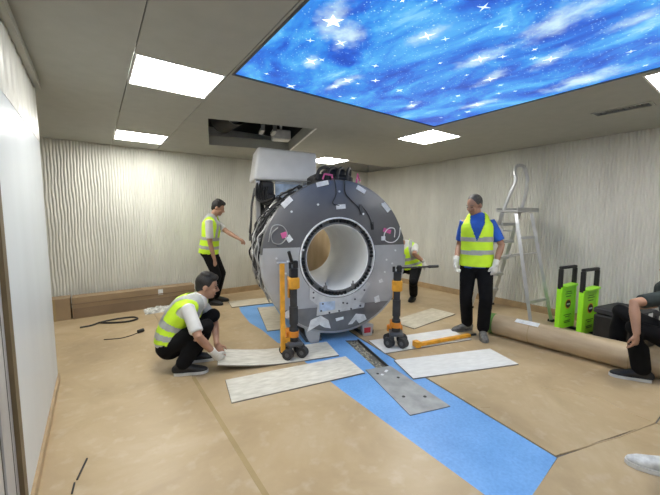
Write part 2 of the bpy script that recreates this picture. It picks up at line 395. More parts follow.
tag(MB().box((XR-.014, (YF+YB)/2, 0.05), (0.05, YB-YF, 0.10)).build('baseboard_right', 'base_tan'), kind='structure')
tag(MB().box(((XJ+XR)/2, YB-.014, 0.05), (XR-XJ, 0.05, 0.10)).build('baseboard_back', 'base_tan'), kind='structure')
# door in the left wall
d1 = MB().box((XL-.035, (DY0+DY1)/2, DZ/2), (0.045, DY1-DY0, DZ)).build('door_1', 'door_grey'); tag(d1, kind='structure')
for k in range(5):
    y = DY0+.12+k*.178
    MB().box((XL-.012, y, DZ/2), (0.006, 0.012, DZ-.1)).build('groove_strip', 'black', d1)
for k in range(4): MB().box((XL-.0105, DY0+.21+k*.178, DZ/2), (0.008, 0.13, DZ-.1)).build('raised_panel', 'door_grey', d1)
MB().tube([(XL+.02, DY0+.1, 1.0), (XL+.05, DY0+.1, 1.0), (XL+.05, DY0+.2, 1.0)], 0.01, 8).build('door_handle', 'steel', d1)
fr = MB(); 
for y in (DY0-.035, DY1+.035): fr.box((XL-.055, y, 1.06), (0.12, .07, 2.12))
fr.box((XL-.055, (DY0+DY1)/2, DZ+.02), (0.12, DY1-DY0, .04))
tag(fr.build('trim_2', 'brown_trim'), kind='structure')

# ceiling
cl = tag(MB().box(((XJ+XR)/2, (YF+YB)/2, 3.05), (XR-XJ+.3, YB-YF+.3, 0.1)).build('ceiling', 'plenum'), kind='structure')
LIGHTS = [(0.275, 2.55), (0.275, 4.89), (3.39, 2.57), (3.39, 4.88), (3.39, 0.11), (0.275, 0.11)]  # last one, above the camera, is unseen and added to brighten the near floor
LS = 0.595
cut = lambda x, y: rect(x, y, x+LS, y+LS)
STAR = (0.893, -0.9, 3.31, 2.50)
exh = V((math.cos(ANG), math.sin(ANG))); eyh = V((-math.sin(ANG), math.cos(ANG)))
h0 = V((1.063, 3.742)); hole = [tuple(h0), tuple(h0+exh*1.2), tuple(h0+exh*1.2+eyh*1.4), tuple(h0+eyh*1.4)]
z0, z1, g = H, H+.012, .003
cp = lambda outer, holes: filled('ceiling_panel', outer, holes, z0, z1, 'ceiling', cl)
cp([(XJ, YJ), (XL, YJ), (XL, YF), (0.27-g, YF), (0.27-g, YB), (XJ, YB)], [])
ys = [YF, .11, .11+LS, 2.55, 2.55+LS, 4.89, 4.89+LS, YB]
for a, b in zip(ys[::2], ys[1::2]): cp(rect(.27+g, a, .875-g, b), [])
cp(rect(.875+g, YF, XR, YB), [rect(*STAR), hole, rect(4.06, 5.05, XR-.06, YB-.05), rect(4.17, .80, 4.31, 1.22)]+[cut(*l) for l in LIGHTS if l[0] > 1])
# curb boards round the cut opening
for i in range(4):
    a, b = V(hole[i]), V(hole[(i+1) % 4]); c = (a+b)/2; d = b-a
    n = V((d.y, -d.x)).normalized()
    MB().box((c.x+n.x*.012, c.y+n.y*.012, H+.075), (d.length+.04, .02, .13), math.atan2(d.y, d.x)).build('opening_board', 'ceiling', cl)
for a, b in ((V(hole[1]), V(hole[2])),):
    c = (a+b)/2; d = b-a; n = V((d.y, -d.x)).normalized()
    MB().box((c.x+n.x*.02, c.y+n.y*.02, H-.002), (d.length+.05, .025, .004), math.atan2(d.y, d.x)).build('opening_edge', 'white_frame', cl)
# lights
for i, (x, y) in enumerate(LIGHTS):
    lab = ['square LED panel light glowing beside the corner of the starry ceiling panel', 'square LED panel light nearest the back wall on the bare side of the ceiling',
           'square LED panel light past the starry panel corner, above the standing man in blue', 'square LED panel light partly hidden behind the white cover box',
           'square LED panel light beside the slotted air vent', 'unseen square LED panel light added on the door side to brighten the near floor'][i]
    t = thing('ceiling_light', lab, 'light', (x+LS/2, y+LS/2, H), 0, 'LED ceiling panels')
    f = MB(); w = .014; k = LS/2
    for sx in (-1, 1): f.box((sx*(k-w/2), 0, .012), (w, LS, .03))
    for sy in (-1, 1): f.box((0, sy*(k-w/2), .012), (LS-2*w, w, .03))
    f.box((0, 0, .05), (LS, LS, .03)); f.build('frame', 'white_frame', t)
    MB().box((0, 0, .008), (LS-2*w, LS-2*w, .008)).build('diffuser', 'lamp', t)
# starry luminous panel
sx0, sy0, sx1, sy1 = STAR
st = thing('star_ceiling_panel', 'large backlit ceiling panel printed with a blue starry night sky', 'ceiling panel', ((sx0+sx1)/2, (sy0+sy1)/2, H))
hx, hy = (sx1-sx0)/2, (sy1-sy0)/2
MB().box((0, 0, .008), (2*hx-.03, 2*hy-.03, .006)).build('printed_sheet', 'star_print', st)
f = MB(); w = .016
for s_ in (-1, 1): f.box((s_*(hx-w/2), 0, .008), (w, 2*hy, .024)); f.box((0, s_*(hy-w/2), .008), (2*hx-2*w, w, .024))
f.box((0, 0, .05), (2*hx, 2*hy, .02)); f.build('frame', 'dark_metal', st)
MATS['frame_dark'] = MATS['dark_metal']
def star(x, y, R, r, n, m, rot=0.0, z=.0035):
    p = MB(); poly = []
    for k in range(2*n):
        q = rot+math.pi*k/n; rr = R if k % 2 == 0 else r; poly.append((x+rr*math.cos(q), y+rr*math.sin(q)))
    p.prism(poly, z, z+.001); o = p.build('printed_star', m, st); return o
# soft glows printed on the sky sheet
SDX, SDY = 2.1125-(STAR[0]+STAR[2])/2, .6-(STAR[1]+STAR[3])/2
def add_glows(pts):
    m = MATS['star_print']; nt = m.node_tree; b = nt.nodes['Principled BSDF']; L = nt.links.new
    last = b.inputs['Emission Color'].links[0].from_socket
    tc = nt.nodes.new('ShaderNodeTexCoord')
    nz = nt.nodes.new('ShaderNodeTexNoise'); nz.inputs['Scale'].default_value = 7; nz.inputs['Roughness'].default_value = .65; nz.inputs['Detail'].default_value = 4; L(tc.outputs['Object'], nz.inputs['Vector'])
    for x, y, r, w in pts:
        mp = nt.nodes.new('ShaderNodeMapping'); mp.vector_type = 'TEXTURE'
        mp.inputs['Location'].default_value = (x+SDX, y+SDY, 0.008); mp.inputs['Rotation'].default_value = (0, 0, 1.35+0.35*math.sin(x*9)); mp.inputs['Scale'].default_value = (r*1.25, r*.6, 1)
        L(tc.outputs['Object'], mp.inputs[0])
        ln = nt.nodes.new('ShaderNodeVectorMath'); ln.operation = 'LENGTH'; L(mp.outputs[0], ln.inputs[0])
        ad = nt.nodes.new('ShaderNodeMath'); ad.operation = 'MULTIPLY_ADD'; ad.inputs[1].default_value = 2.2; L(nz.outputs['Fac'], ad.inputs[0]); L(ln.outputs['Value'], ad.inputs[2])
        mr = nt.nodes.new('ShaderNodeMapRange'); mr.interpolation_type = 'SMOOTHSTEP'; mr.inputs[1].default_value = 0.85; mr.inputs[2].default_value = 2.3; mr.inputs[3].default_value = w; mr.inputs[4].default_value = 0
        L(ad.outputs[0], mr.inputs[0])
        mx = nt.nodes.new('ShaderNodeMixRGB'); mx.inputs[2].default_value = (0.70, 0.93, 1.0, 1); L(mr.outputs[0], mx.inputs[0]); L(last, mx.inputs[1]); last = mx.outputs[0]
    L(last, b.inputs['Emission Color'])
add_glows([(-1.0, .92, .16, .9), (-.83, .97, .14, .9), (-.85, 1.38, .10, .9), (-.83, 1.07, .10, .95), (-.45, 1.48, .12, .9), (-.46, 1.63, .09, .9), (-.01, .19, .22, .95),
           (1.01, .38, .24, 1.0), (.05, .68, .16, .95), (.88, 1.18, .15, .95), (.43, .40, .14, .8), (-.47, .71, .12, .85), (.41, 1.56, .10, .8), (.42, .81, .13, .9), (.31, -.06, .14, .7), (.75, -.3, .2, .8), (-.5, -.6, .2, .8)])
star(-1.0+SDX, .92+SDY, .062, .025, 5, 'star_white', 0.3)
for x, y, R in [(-.85, 1.38, .055), (-.83, 1.07, .04), (-.45, 1.48, .05), (-.46, 1.63, .04), (-.75, 1.84, .05), (.88, 1.18, .06), (.05, .68, .06), (.41, 1.56, .05), (.43, .4, .05), (-.47, .71, .05), (.42, .81, .05)]:
    star(x+SDX, y+SDY, R, R*.16, 4, 'star_white', 0.4)
rs = random.Random(5)
for k in range(60):
    R = rs.choice((.016, .02, .026, .036)); px_, py_ = rs.uniform(-hx+.08, hx-.08), rs.uniform(-hy+.08, hy-.08)
    if (px_+1-SDX)**2+(py_-.92-SDY)**2 < .04: continue
    star(px_, py_, R, R*.2, 4, rs.choice(('star_white', 'star_glow')), rs.uniform(0, 1.5))

# things up in the ceiling openings
def hz(u, v, z): p = h0+exh*u+eyh*v; return (p.x, p.y, z)
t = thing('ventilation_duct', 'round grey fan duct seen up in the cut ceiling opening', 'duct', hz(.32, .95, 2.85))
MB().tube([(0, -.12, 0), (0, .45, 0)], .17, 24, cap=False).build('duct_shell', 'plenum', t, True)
c = MB(); c.tube([(0, -.06, 0), (0, .04, 0)], [.02, .13], 20); c.build('cone', 'steel', t, True)
MB().box((0, .1, .09), (.05, .05, .2)).build('hanger', 'dark_metal', t)
for u, lab in ((.68, 'steel hanger channel in the ceiling opening beside the round duct'), (.84, 'steel hanger channel in the ceiling opening beside the white junction box')):
    o = MB(); o.box((0, 0, .21), (.05, .006, .42)); o.box((-.022, .015, .21), (.006, .03, .42)); o.box((.022, .015, .21), (.006, .03, .42)); o.box((0, .12, .02), (.05, .24, .04))
    ob = o.build('hanger_channel', 'steel'); ob.location = hz(u, .6, H+.08); ob.rotation_euler = (0, 0, ANG); tag(ob, lab, 'channel')
o = MB(); o.bbox((0, 0, 0), (.26, .2, .14), .01); o.box((0, 0, .2), (.03, .03, .3)); ob = o.build('junction_box', 'white_frame'); ob.location = hz(1.03, 1.15, 2.66); ob.rotation_euler = (0, 0, ANG)
tag(ob, 'white junction box hung up in the cut ceiling opening', 'box')
# vent
t = thing('air_vent', 'slotted air vent set in the ceiling above the right wall', 'vent', (4.24, 1.01, H))
f = MB()
for sx in (-1, 1): f.box((sx*.075, 0, -.003), (.02, .45, .012))
for sy in (-1, 1): f.box((0, sy*.215, -.003), (.13, .02, .012))
f.build('frame', 'ceiling', t)
for k in range(9): MB().box((0, -.18+k*.045, .012), (.13, .018, .004), R=Matrix.Rotation(.7, 3, 'X')).build('slat', 'dark_metal', t)
MB().box((0, 0, .07), (.14, .42, .01)).build('back_plate', 'plenum', t)

# ================================================================ MAGNET
G = thing('magnet_scanner', 'large round grey scanner magnet with open bore, stripped of covers', 'scanner', (2.26, 2.96, 0), ANG)
cz, R0, RB = 0.977, 0.885, 0.46
def arc(r, a, b, n): return [(r*math.cos(a+(b-a)*k/n), r*math.sin(a+(b-a)*k/n)) for k in range(n+1)]
def face(poly, y0, y1, name, m, par=None):       # polygon (x, z about the centre) extruded between y0 and y1
    p = MB(); p.prism(poly, y0, y1, lambda q: V((q.x, q.z, q.y+cz))); return p.build(name, m, par or G)
fp = MB().lathe_y([(RB, .0), (R0-.025, .0), (R0-.008, .006), (R0, .022), (R0, .075), (RB, .075)], cz, 96, close=True).build('front_plate', 'plate_dark', G, True)
ch = .13; ro, ri = .868, RB+.012
a1, b1 = math.asin(ch/ro), math.asin(ch/ri)
face(arc(ro, math.pi-a1, 2*math.pi+a1, 60)+arc(ri, 2*math.pi+b1, math.pi-b1, 40), -.006, -.0005, 'lower_plate', 'plate_light')
cz2 = -.56; a2 = math.asin(cz2/.862)
face(arc(.862, math.pi-a2, 2*math.pi+a2, 40), -.011, -.0065, 'belly_plate', 'plate_mid')
MB().lathe_y([(R0-.02, -.012), (R0+.004, -.004), (R0+.012, .02), (R0-.002, .03)], cz, 60, math.radians(176), math.radians(360)).build('rim_edge', 'plate_light', G, True)
# barrel with flanges
prof = [(.78, .075), (.86, .075), (.86, .13), (.82, .13), (.82, .22), (.865, .22), (.865, .27), (.825, .27), (.825, .5), (.85, .5), (.85, .56), (.82, .56), (.82, 1.0), (.85, 1.0), (.85, 1.08), (.80, 1.12), (.80, 1.3), (.40, 1.3)]
MB().lathe_y(prof, cz, 80).build('barrel', 'dark_metal', G, True)
for y, rr in ((.15, .872), (.245, .88), (.53, .865), (1.04, .865)):
    MB().lathe_y([(rr-.02, y-.012), (rr, y-.012), (rr, y+.012), (rr-.02, y+.012)], cz, 80, close=True).build('band', 'steel', G, True)
# bore
MB().lathe_y([(.446, -.014), (.458, -.014), (.463, -.008), (.463, .03), (.446, .03)], cz, 72, close=True).build('bore_rim', 'tape_white', G, True)
MB().lathe_y([(.448, -.004), (.448, .05), (.40, .05), (.40, .012), (.383, .012), (.383, .06)], cz, 72).build('coil_ring', 'plate_mid', G, True)
MB().lathe_y([(.383, .012), (.375, .02), (.375, 1.32), (.40, 1.32), (.40, .06)], cz, 72).build('bore_liner', 'liner_white', G, True)
tt = MB()
for k in range(60):
    if k % 10 in (8, 9): continue
    q = 2*math.pi*k/60; R = Matrix.Rotation(-q, 3, 'Y')
    tt.box(R @ V((.424, .028, 0)) + V((0, 0, cz)), (.038, .05, .026), R=R)
tag(tt.build('coil_teeth', 'black', G), kind='stuff')
for q in range(24):
    a = 2*math.pi*(q+.5)/24; R = Matrix.Rotation(-a, 3, 'Y')
    if q % 2 == 0: MB().box(R @ V((.393, .005, 0)) + V((0, 0, cz)), (.012, .012, .05), R=R).build('ring_clip', 'plate_mid', G)
for s in (-1, 1):      # posts at the bore's lower lip
    o = MB(); o.box((s*.17, -.03, cz-.335), (.035, .03, .05)); o.box((s*.17, -.03, cz-.295), (.012, .012, .04)); o.build('bore_post', 'plate_mid', G)
# bracket under the bore
br = [(-.35, -.32), (-.35, -.46), (-.26, -.53), (-.27, -.655), (.32, -.61), (.33, -.56), (.26, -.54), (.40, -.33)]
bi = arc(.468, math.radians(-40), math.radians(-140), 20)
face(br[:1]+br[1:]+bi, -.022, -.011, 'bracket_plate', 'bracket_grey')
face([(-.24, -.50), (-.05, -.50), (-.05, -.60), (-.24, -.61)], -.024, -.0225, 'protective_film', 'film_blue')
for x, z in [(-.31, -.38), (-.31, -.44), (-.22, -.6), (-.12, -.63), (.0, -.62), (.15, -.61), (.27, -.585), (.2, -.5), (.32, -.4), (-.2, -.52), (.05, -.53), (.1, -.54)]:
    MB().tube([(x, -.022, cz+z), (x, -.032, cz+z)], .011, 6).build('bolt', 'dark_metal', G)
for poly in ([(-.38, -.83), (-.34, -.70), (-.22, -.66), (-.13, -.72), (-.10, -.82), (-.18, -.80), (-.24, -.76)], [(.12, -.80), (.22, -.68), (.33, -.70), (.36, -.76), (.26, -.80), (.22, -.75), (.17, -.80)]):
    face(poly, -.02, -.0115, 'wedge_lug', 'tape_white')
for poly in ([(-.66, -.60), (-.60, -.56), (-.52, -.57), (-.54, -.63), (-.62, -.65)], [(-.04, -.71), (.06, -.70), (.06, -.73), (-.03, -.745)], [(.46, -.50), (.52, -.48), (.54, -.56), (.47, -.57)]):
    face(poly, -.016, -.0115, 'white_patch', 'tape_white')
face([(.52, -.30), (.56, -.28), (.58, -.32), (.53, -.33)], -.012, -.0065, 'white_patch', 'tape_white')
# feet with red tag
for x0, x1 in ((-.40, -.22), (.30, .46)):
    face([(x0, -.80), (x1, -.84), (x1-.02, -.975), (x1-.12, -.975), (x0+.02, -.90)], -.004, .06, 'foot', 'plate_light')
    face([(x0+.02, -.93), (x1+.03, -.93), (x1+.03, -.976), (x0+.02, -.976)], .05, .9, 'foot_rail', 'dark_metal')
face([(.335, -.87), (.42, -.87), (.42, -.935), (.335, -.935)], -.008, -.0045, 'red_tag', 'red')
# studs on the upper plate, stickers, tags, loop cables
for x, z in [(-.55, .52), (-.25, .60), (-.6, -.02), (-.5, -.05), (-.62, -.15), (.55, .62), (.62, -.05), (.7, -.1), (.6, -.2), (.30, .50), (-.42, .10), (-.72, .02), (.0, .75), (.74, .06)]:
    MB().tube([(x, .0, cz+z), (x, -.014, cz+z)], .012, 8).build('stud', 'tape_white', G)
for x, z, w, h, r, nm, m in [(.02, .58, .11, .05, .1, 'paper_tag', 'tape_white'), (-.60, .62, .13, .06, .75, 'sticker', 'tape_white'), (.27, .78, .12, .05, -.5, 'sticker', 'tape_white'), (.60, .58, .12, .055, -.8, 'sticker', 'tape_white'),
                       (-.20, .83, .14, .05, .25, 'sticker', 'tape_white'), (-.63, .27, .07, .06, .3, 'connector', 'pink'), (-.58, .23, .06, .07, .6, 'connector', 'tape_white'), (.62, .30, .10, .045, -.3, 'connector', 'pink'), (.57, .21, .05, .05, 0, 'connector', 'tape_white'),
                       (.42, .36, .03, .09, .1, 'plug', 'black'), (.27, .55, .03, .12, .05, 'plug', 'dark_metal')]:
    R = Matrix.Rotation(-r, 3, 'Y'); MB().box((x, -.008, cz+z), (w, .014, h), R=R).build(nm, m, G)
def cable(pts, r, m='black', n=6):
    # smooth the polyline
    P = [V(p) for p in pts]; out = []
    for i in range(len(P)-1):
        p0, p1, p2, p3 = P[max(i-1, 0)], P[i], P[i+1], P[min(i+2, len(P)-1)]
        for k in range(n):
            t = k/n; out.append(.5*((2*p1)+(p2-p0)*t+(2*p0-5*p1+4*p2-p3)*t*t+(3*p1-p0-3*p2+p3)*t**3))
    out.append(P[-1]); return MB().tube(out, r, 6)
for pts, m in ([[(-.05, .1, cz+.90), (-.06, -.015, cz+.87), (-.04, -.012, cz+.72), (-.08, -.012, cz+.62), (.0, -.012, cz+.59)], 'black'], [[(.05, .1, cz+.90), (.06, -.015, cz+.87), (.07, -.012, cz+.74), (.15, -.012, cz+.65), (.23, -.012, cz+.58), (.27, -.012, cz+.50)], 'black'],
               [[(.28, -.012, cz+.60), (.36, -.012, cz+.50), (.42, -.012, cz+.38)], 'dark_metal'],
               [[(-.80, -.01, cz+.20), (-.76, -.014, cz+.36), (-.66, -.014, cz+.37), (-.60, -.014, cz+.28), (-.66, -.014, cz+.18), (-.75, -.014, cz+.19), (-.77, -.014, cz+.28), (-.70, -.014, cz+.35)], 'steel'],
               [[(.80, -.01, cz+.34), (.78, -.014, cz+.22), (.70, -.014, cz+.16), (.60, -.014, cz+.18), (.58, -.014, cz+.26), (.64, -.014, cz+.33), (.72, -.014, cz+.32), (.72, -.014, cz+.22)], 'tape_white']):
    cable(pts, .006, m).build('cable', m, G, True)
# bundle of wiring around the left flank
rc = random.Random(11)
for k in range(26):
    a0 = math.radians(rc.uniform(100, 175)); a1_ = a0+math.radians(rc.uniform(25, 70)); yb = rc.uniform(.10, .75); pts = []
    for i in range(9):
        a = a0+(a1_-a0)*i/8; rr = rc.uniform(.875, .93); y = yb+rc.uniform(-.035, .035)
        pts.append((rr*math.cos(a), y, cz+rr*math.sin(a)))
    m = rc.choice(('black', 'black', 'rubber', 'tape_white', 'steel')); cable(pts, rc.uniform(.006, .013), m, 3).build('cable', m, G, True)
for k in range(16):
    a = math.radians(rc.uniform(115, 215)); y = rc.uniform(.12, .7); R = Matrix.Rotation(-a, 3, 'Y')
    MB().box(R @ V((.885, y, 0)) + V((0, 0, cz)), (.05, rc.uniform(.03, .09), rc.uniform(.03, .09)), R=R).build('junction', rc.choice(('black', 'dark_metal', 'plate_light', 'tape_white')), G)
for k in range(30):
    a = math.radians(118+k*3.6); R = Matrix.Rotation(-a, 3, 'Y')
    MB().box(R @ V((.872, .185, 0)) + V((0, 0, cz)), (.03, .06, .02), R=R).build('cleat', 'black' if k % 3 else 'steel', G)
# gear on top of the barrel and the white cover on its stand
o = MB(); o.bbox((.03, .40, cz+.90), (.50, .35, .14), .03); o.bbox((.10, .45, cz+1.0), (.26, .25, .12), .03); o.build('top_gear', 'black', G)
for k in range(4): cable([(-.2+.13*k, .22, cz+.90), (-.15+.12*k, .25, cz+1.02), (-.02+.1*k, .35, cz+1.06), (.1+.08*k, .5, cz+.98)], .02, 'rubber', 4).build('hose', 'rubber', G, True)
o = MB(); o.tube([(.30, .2, cz+.86), (.32, .2, cz+.98), (.36, .22, cz+.90)], .012, 8); o.build('lifting_eye', 'pink', G, True)
o = MB(); o.tube([(-.16, .1, cz+.89), (-.14, .1, cz+.95), (-.05, .1, cz+.94), (-.04, .1, cz+.89)], .012, 8); o.build('lifting_eye', 'pink', G, True)
tc_ = MB(); zb, zt = 1.90, 2.31
tc_.hexa([(-.86, .72, zb), (-.03, .72, zb), (-.03, 1.25, zb), (-.86, 1.25, zb)], [(-.80, .74, zt), (-.03, .74, zt-.03), (-.03, 1.22, zt-.03), (-.80, 1.22, zt)])
cv = tc_.build('turret_cover', 'white_plastic', G)
bv = cv.modifiers.new('bevel', 'BEVEL'); bv.width = .035; bv.segments = 3
MB().box((-.30, .80, 1.79), (.55, .03, .20)).build('turret_panel', 'film_blue', G)
MB().box((-.30, .79, 1.875), (.56, .02, .025)).build('turret_rail', 'steel', G)
o = MB(); o.box((-.80, .80, 1.55), (.05, .05, .72)); o.build('turret_post', 'steel', G)
o = MB(); o.box((-.74, .86, 1.62), (.05, .06, .60)); o.build('turret_post', 'black', G)
o = MB(); o.bbox((-.68, .86, 1.80), (.16, .25, .18), .02); o.bbox((-.66, .70, 1.64), (.12, .12, .18), .02); o.build('cold_head', 'black', G)
for k in range(5): cable([(-.80+.04*k, .80, 1.88), (-.84+.03*k, .66, 1.70), (-.78+.04*k, .55, 1.62-.03*k), (-.66+.04*k, .40, 1.66)], .016, 'black', 4).build('hose', 'black', G, True)
for k in range(2): cable([(-.83, .75+.1*k, 1.80), (-.88, .75, 1.6), (-.90, .7, 1.4), (-.93, .6, 1.25-.1*k)], .013, 'black', 4).build('hose', 'black', G, True)

# plywood sheet standing behind the bore
t = thing('plywood_sheet', 'tan plywood sheet standing behind the magnet, seen through the bore', 'plywood', (2.98, 4.55, 0), ANG)
MB().box((0, 0, .75), (.75, .02, 1.46)).build('board', 'plywood', t)
for s in (-1, 1): MB().box((s*.32, .05, .75), (.05, .06, 1.5)).build('batten', 'plywood', t)
MB().box((-.05, .2, .02), (.6, .4, .04)).build('foot_block', 'plywood', t)

# ================================================================ JACKS
def jack(loc, rz, lab, lever_dir, lever_len, bar, top):
    t = thing('lifting_jack', lab, 'jack', loc, rz, 'machine jacks')
    for i, (x, y) in enumerate(((-.075, -.06), (.075, -.06), (-.075, .07), (.075, .07))):
        w = MB(); wx, wy = .020, .024; w.tube([(x-wx, y-wy, .055), (x+wx, y+wy, .055)], .055, 18); wh = w.build('wheel', 'rubber', t, True)
        MB().tube([(x-wx*1.15, y-wy*1.15, .055), (x+wx*1.15, y+wy*1.15, .055)], .022, 10).build('hub', 'dark_metal', wh, True)
        MB().hexa([(x-.014, y-.02, .05), (x+.014, y-.02, .05), (x+.014, y+.02, .05), (x-.014, y+.02, .05)], [(x*.5-.02, y*.5-.03, .14), (x*.5+.02, y*.5-.03, .14), (x*.5+.02, y*.5+.03, .14), (x*.5-.02, y*.5+.03, .14)]).build('fork', 'dark_metal', t)
    b = MB(); b.bbox((0, 0, .145), (.15, .16, .04), .008); b.build('base', 'dark_metal', t)
    MB().tube([(0, 0, .165), (0, 0, .30)], .046, 20).build('cylinder', 'rubber', t, True)
    MB().tube([(0, 0, .21), (0, 0, .27)], .052, 20).build('collar', 'orange', t, True)
    MB().tube([(0, 0, .30), (0, 0, top-.27)], .036, 20).build('piston', 'rubber', t, True)
    MB().tube([(0, 0, .34), (0, 0, .52)], .044, 20).build('sleeve', 'rubber', t, True)
    MB().bbox((0, 0, top-.205), (.11, .10, .12), .012).build('head_block', 'yellow', t)
    MB().bbox((0, -.005, top-.10), (.08, .08, .10), .01).build('pump_body', 'black', t)
    o = MB(); o.bbox((.02, 0, top-.02), (.05, .06, .08), .008); o.tube([(-.04, -.03, top-.05), (-.04, -.03, top+.01)], .016, 10); o.build('valve', 'black', t)
    ld = V(lever_dir).normalized(); a = V((-.01, 0, top-.01)); e = a+ld*lever_len
    l = MB(); l.tube([a, e], .011, 8); l.tube([e-ld*.12, e], .017, 8); l.build('lever', 'black', t, True)
    # bracket to the magnet
    a = MB(); a.bbox((.0, .12, .20), (.12, .14, .09), .01); a.bbox((.0, .20, .13), (.18, .06, .08), .01); a.build('toe_bracket', 'orange', t)
    MB().box((0, .07, top-.26), (.08, .05, .22)).build('back_plate', 'yellow', t)
    if bar:
        o = MB(); o.box((-.115, .0, (.06+top)/2), (.045, .03, top-.06)); ob = o.build('upright_bar', 'yellow', t)
        MB().tube([(-.165, 0, top+.005), (-.065, 0, top+.005)], .014, 8).build('bar_head', 'steel', t)
        MB().box((-.08, 0, .18), (.08, .03, .05)).build('bar_clamp', 'yellow', t)
    return t
jack((1.60, 2.845, .013), -.25, 'yellow and black wheeled lifting jack with tall upright bar, beside lifted plank', (-.35, -.3, 1), .14, True, .97)
J2 = jack((2.665, 2.43, .013), -.75, 'yellow and black wheeled lifting jack with long horizontal black lever', (.93, .39, .0), .52, False, .885)
# tow bar lying on the plank
t = thing('tow_bar', 'yellow steel tow bar lying on a plank beside the jack', 'bar', (2.80, 2.265, .02))
d = V((3.57-2.80, 2.09-2.265, 0)); an = math.atan2(d.y, d.x)
R = Matrix.Rotation(an, 3, 'Z')
MB().box(R @ V((d.length/2, 0, .02)), (d.length, .042, .034), R=R).build('bar', 'yellow', t)
MB().tube([R @ V((d.length, 0, .02)), R @ V((d.length+.1, 0, .015))], .014, 8).build('hook', 'black', t)
MB().box(R @ V((.02, 0, .03)), (.06, .08, .06), R=R).build('coupling', 'yellow', t)

# ================================================================ PLANKS, PLATE
def plank(corners, lab, m, th=.012, z=.0, bend=0.0, group='loose floor planks'):
    c = [V(p) for p in corners]; ctr = sum(c, V((0, 0)))/4
    # corners run: left-far, left-near, right-near, right-far
    ax = ((c[3]-c[0]).normalized()+(c[2]-c[1]).normalized()).normalized(); Lp = ((c[3]-c[0]).length+(c[2]-c[1]).length)/2; W = ((c[1]-c[0]).length+(c[2]-c[3]).length)/2
    t = thing('floor_plank', lab, 'plank', (ctr.x, ctr.y, z), math.atan2(ax.y, ax.x), group)
    n = 14 if bend else 1
    zz = lambda u: bend*max(0, 1-u/.62)**2
    for nm, a, b, mm, ins in (('core', .0, th*.7, 'plank_core', 0), ('face', th*.7, th, m, .003)):
        p = MB(); vs = []; fs = []
        for i in range(n+1):
            u = i/n; x = (u-.5)*(Lp-2*ins)
            for y, zc in ((-W/2+ins, a), (W/2-ins, a), (W/2-ins, b), (-W/2+ins, b)): vs.append((x, y, zc+zz(u)))
        for i in range(n):
            for k in range(4): fs.append((i*4+k, i*4+(k+1) % 4, i*4+4+(k+1) % 4, i*4+4+k))
        fs += [(3, 2, 1, 0), (n*4, n*4+1, n*4+2, n*4+3)]
        p.add(vs, fs); p.build(nm, mm, t)
    return t
plank([(.93, 3.30), (.87, 2.92), (2.02, 2.59), (2.08, 2.975)], 'pale floor plank with one end lifted in the crouching man\'s hand', 'plank_face', bend=.085)
plank([(.868, 2.765), (.785, 2.39), (1.96, 2.155), (2.035, 2.535)], 'pale floor plank lying flat across the blue strip beside the lifted plank', 'plank_face')
plank([(2.362, 2.185), (2.25, 1.82), (3.31, 1.41), (3.45, 1.775)], 'whitish floor plank lying flat between the grey plate and the cardboard roll', 'plank_face2')
plank([(2.514, 2.715), (2.427, 2.352), (3.56, 2.04), (3.62, 2.41)], 'whitish floor plank under the jack wheels and yellow tow bar', 'plank_face2')
plank([(3.34, 3.06), (3.19, 2.69), (4.23, 2.75), (4.31, 3.13)], 'pale floor plank lying behind the tow bar near the right wall', 'plank_tan')
plank([(1.78, 5.37), (1.68, 5.0), (2.80, 4.80), (2.9, 5.17)], 'pale floor plank lying by the back wall at the standing man\'s feet', 'plank_tan')
plank([(2.02, 4.75), (1.70, 3.70), (1.96, 3.62), (2.28, 4.67)], 'narrow tan floor plank lying on the blue strip by the magnet flank', 'plank_tan', z=-.002)
pc = [V(p) for p in ((2.012, 2.205), (2.262, 2.125), (2.142, 1.383), (1.80, 1.485))]
t = thing('cover_plate', 'grey metal cover plate laid over the floor channel on the blue strip', 'plate', (2.05, 1.8, 0))
p = MB(); p.prism([(q.x-2.05, q.y-1.8) for q in pc], -.003, .004); p.build('plate', 'zinc', t)
for x, y, w in ((.10, .27, .05), (.02, .24, .03)): MB().box((x, y, .005), (w, .025, .002), .4).build('label', 'tape_white', t)
for x, y in ((-.10, -.12), (.04, -.22), (.0, .28), (.10, .12)): MB().tube([(x, y, .004), (x, y, .0055)], .014, 10).build('screw_hole', 'black', t)
# ================================================================ LADDER
LD = thing('step_ladder', 'aluminium step ladder with looped handrail standing against the ribbed wall', 'ladder', (4.95, 2.22, 0), math.radians(-10))
for s in (-1, 1):
    x0, x1 = s*.24, s*.19
    MB().tube([(x0, .56, .02), (x1, .13, 1.50)], .042, 4, flat=.6, side=(1, 0, 0)).build('front_rail', 'alu', LD)
    MB().tube([(x0*.92, -.40, .02), (x1*.9, -.06, 1.50)], .036, 4, flat=.7, side=(1, 0, 0)).build('rear_leg', 'alu', LD)
    MB().box((x0, .56, .015), (.06, .06, .03)).build('foot', 'rubber', LD)
    MB().box((x0*.92, -.40, .015), (.06, .06, .03)).build('foot', 'rubber', LD)
    MB().tube([(x1*1.05, .40, .80), (x1, -.18, .95), ], .010, 6).build('spreader_bar', 'alu', LD)
for k in range(5):
    u = (k+1)/5.6; z = .02+1.48*u; y = .56-.43*u; w = .46-.08*u
    MB().bbox((0, y-.01, z), (w, .10, .04), .006).build('step', 'alu', LD)
o = MB(); o.bbox((0, .04, 1.53), (.46, .34, .03), .008); pl = o.build('platform', 'alu', LD)
o = MB(); o.box((0, .2, 1.555), (.46, .02, .04)); o.box((0, -.12, 1.555), (.46, .02, .04)); o.build('platform_lip', 'steel', pl)
MB().box((0, -.135, 1.16), (.40, .02, .035)).build('cross_bar', 'alu', LD)
MB().box((0, -.33, .30), (.43, .02, .035)).build('cross_bar', 'alu', LD)
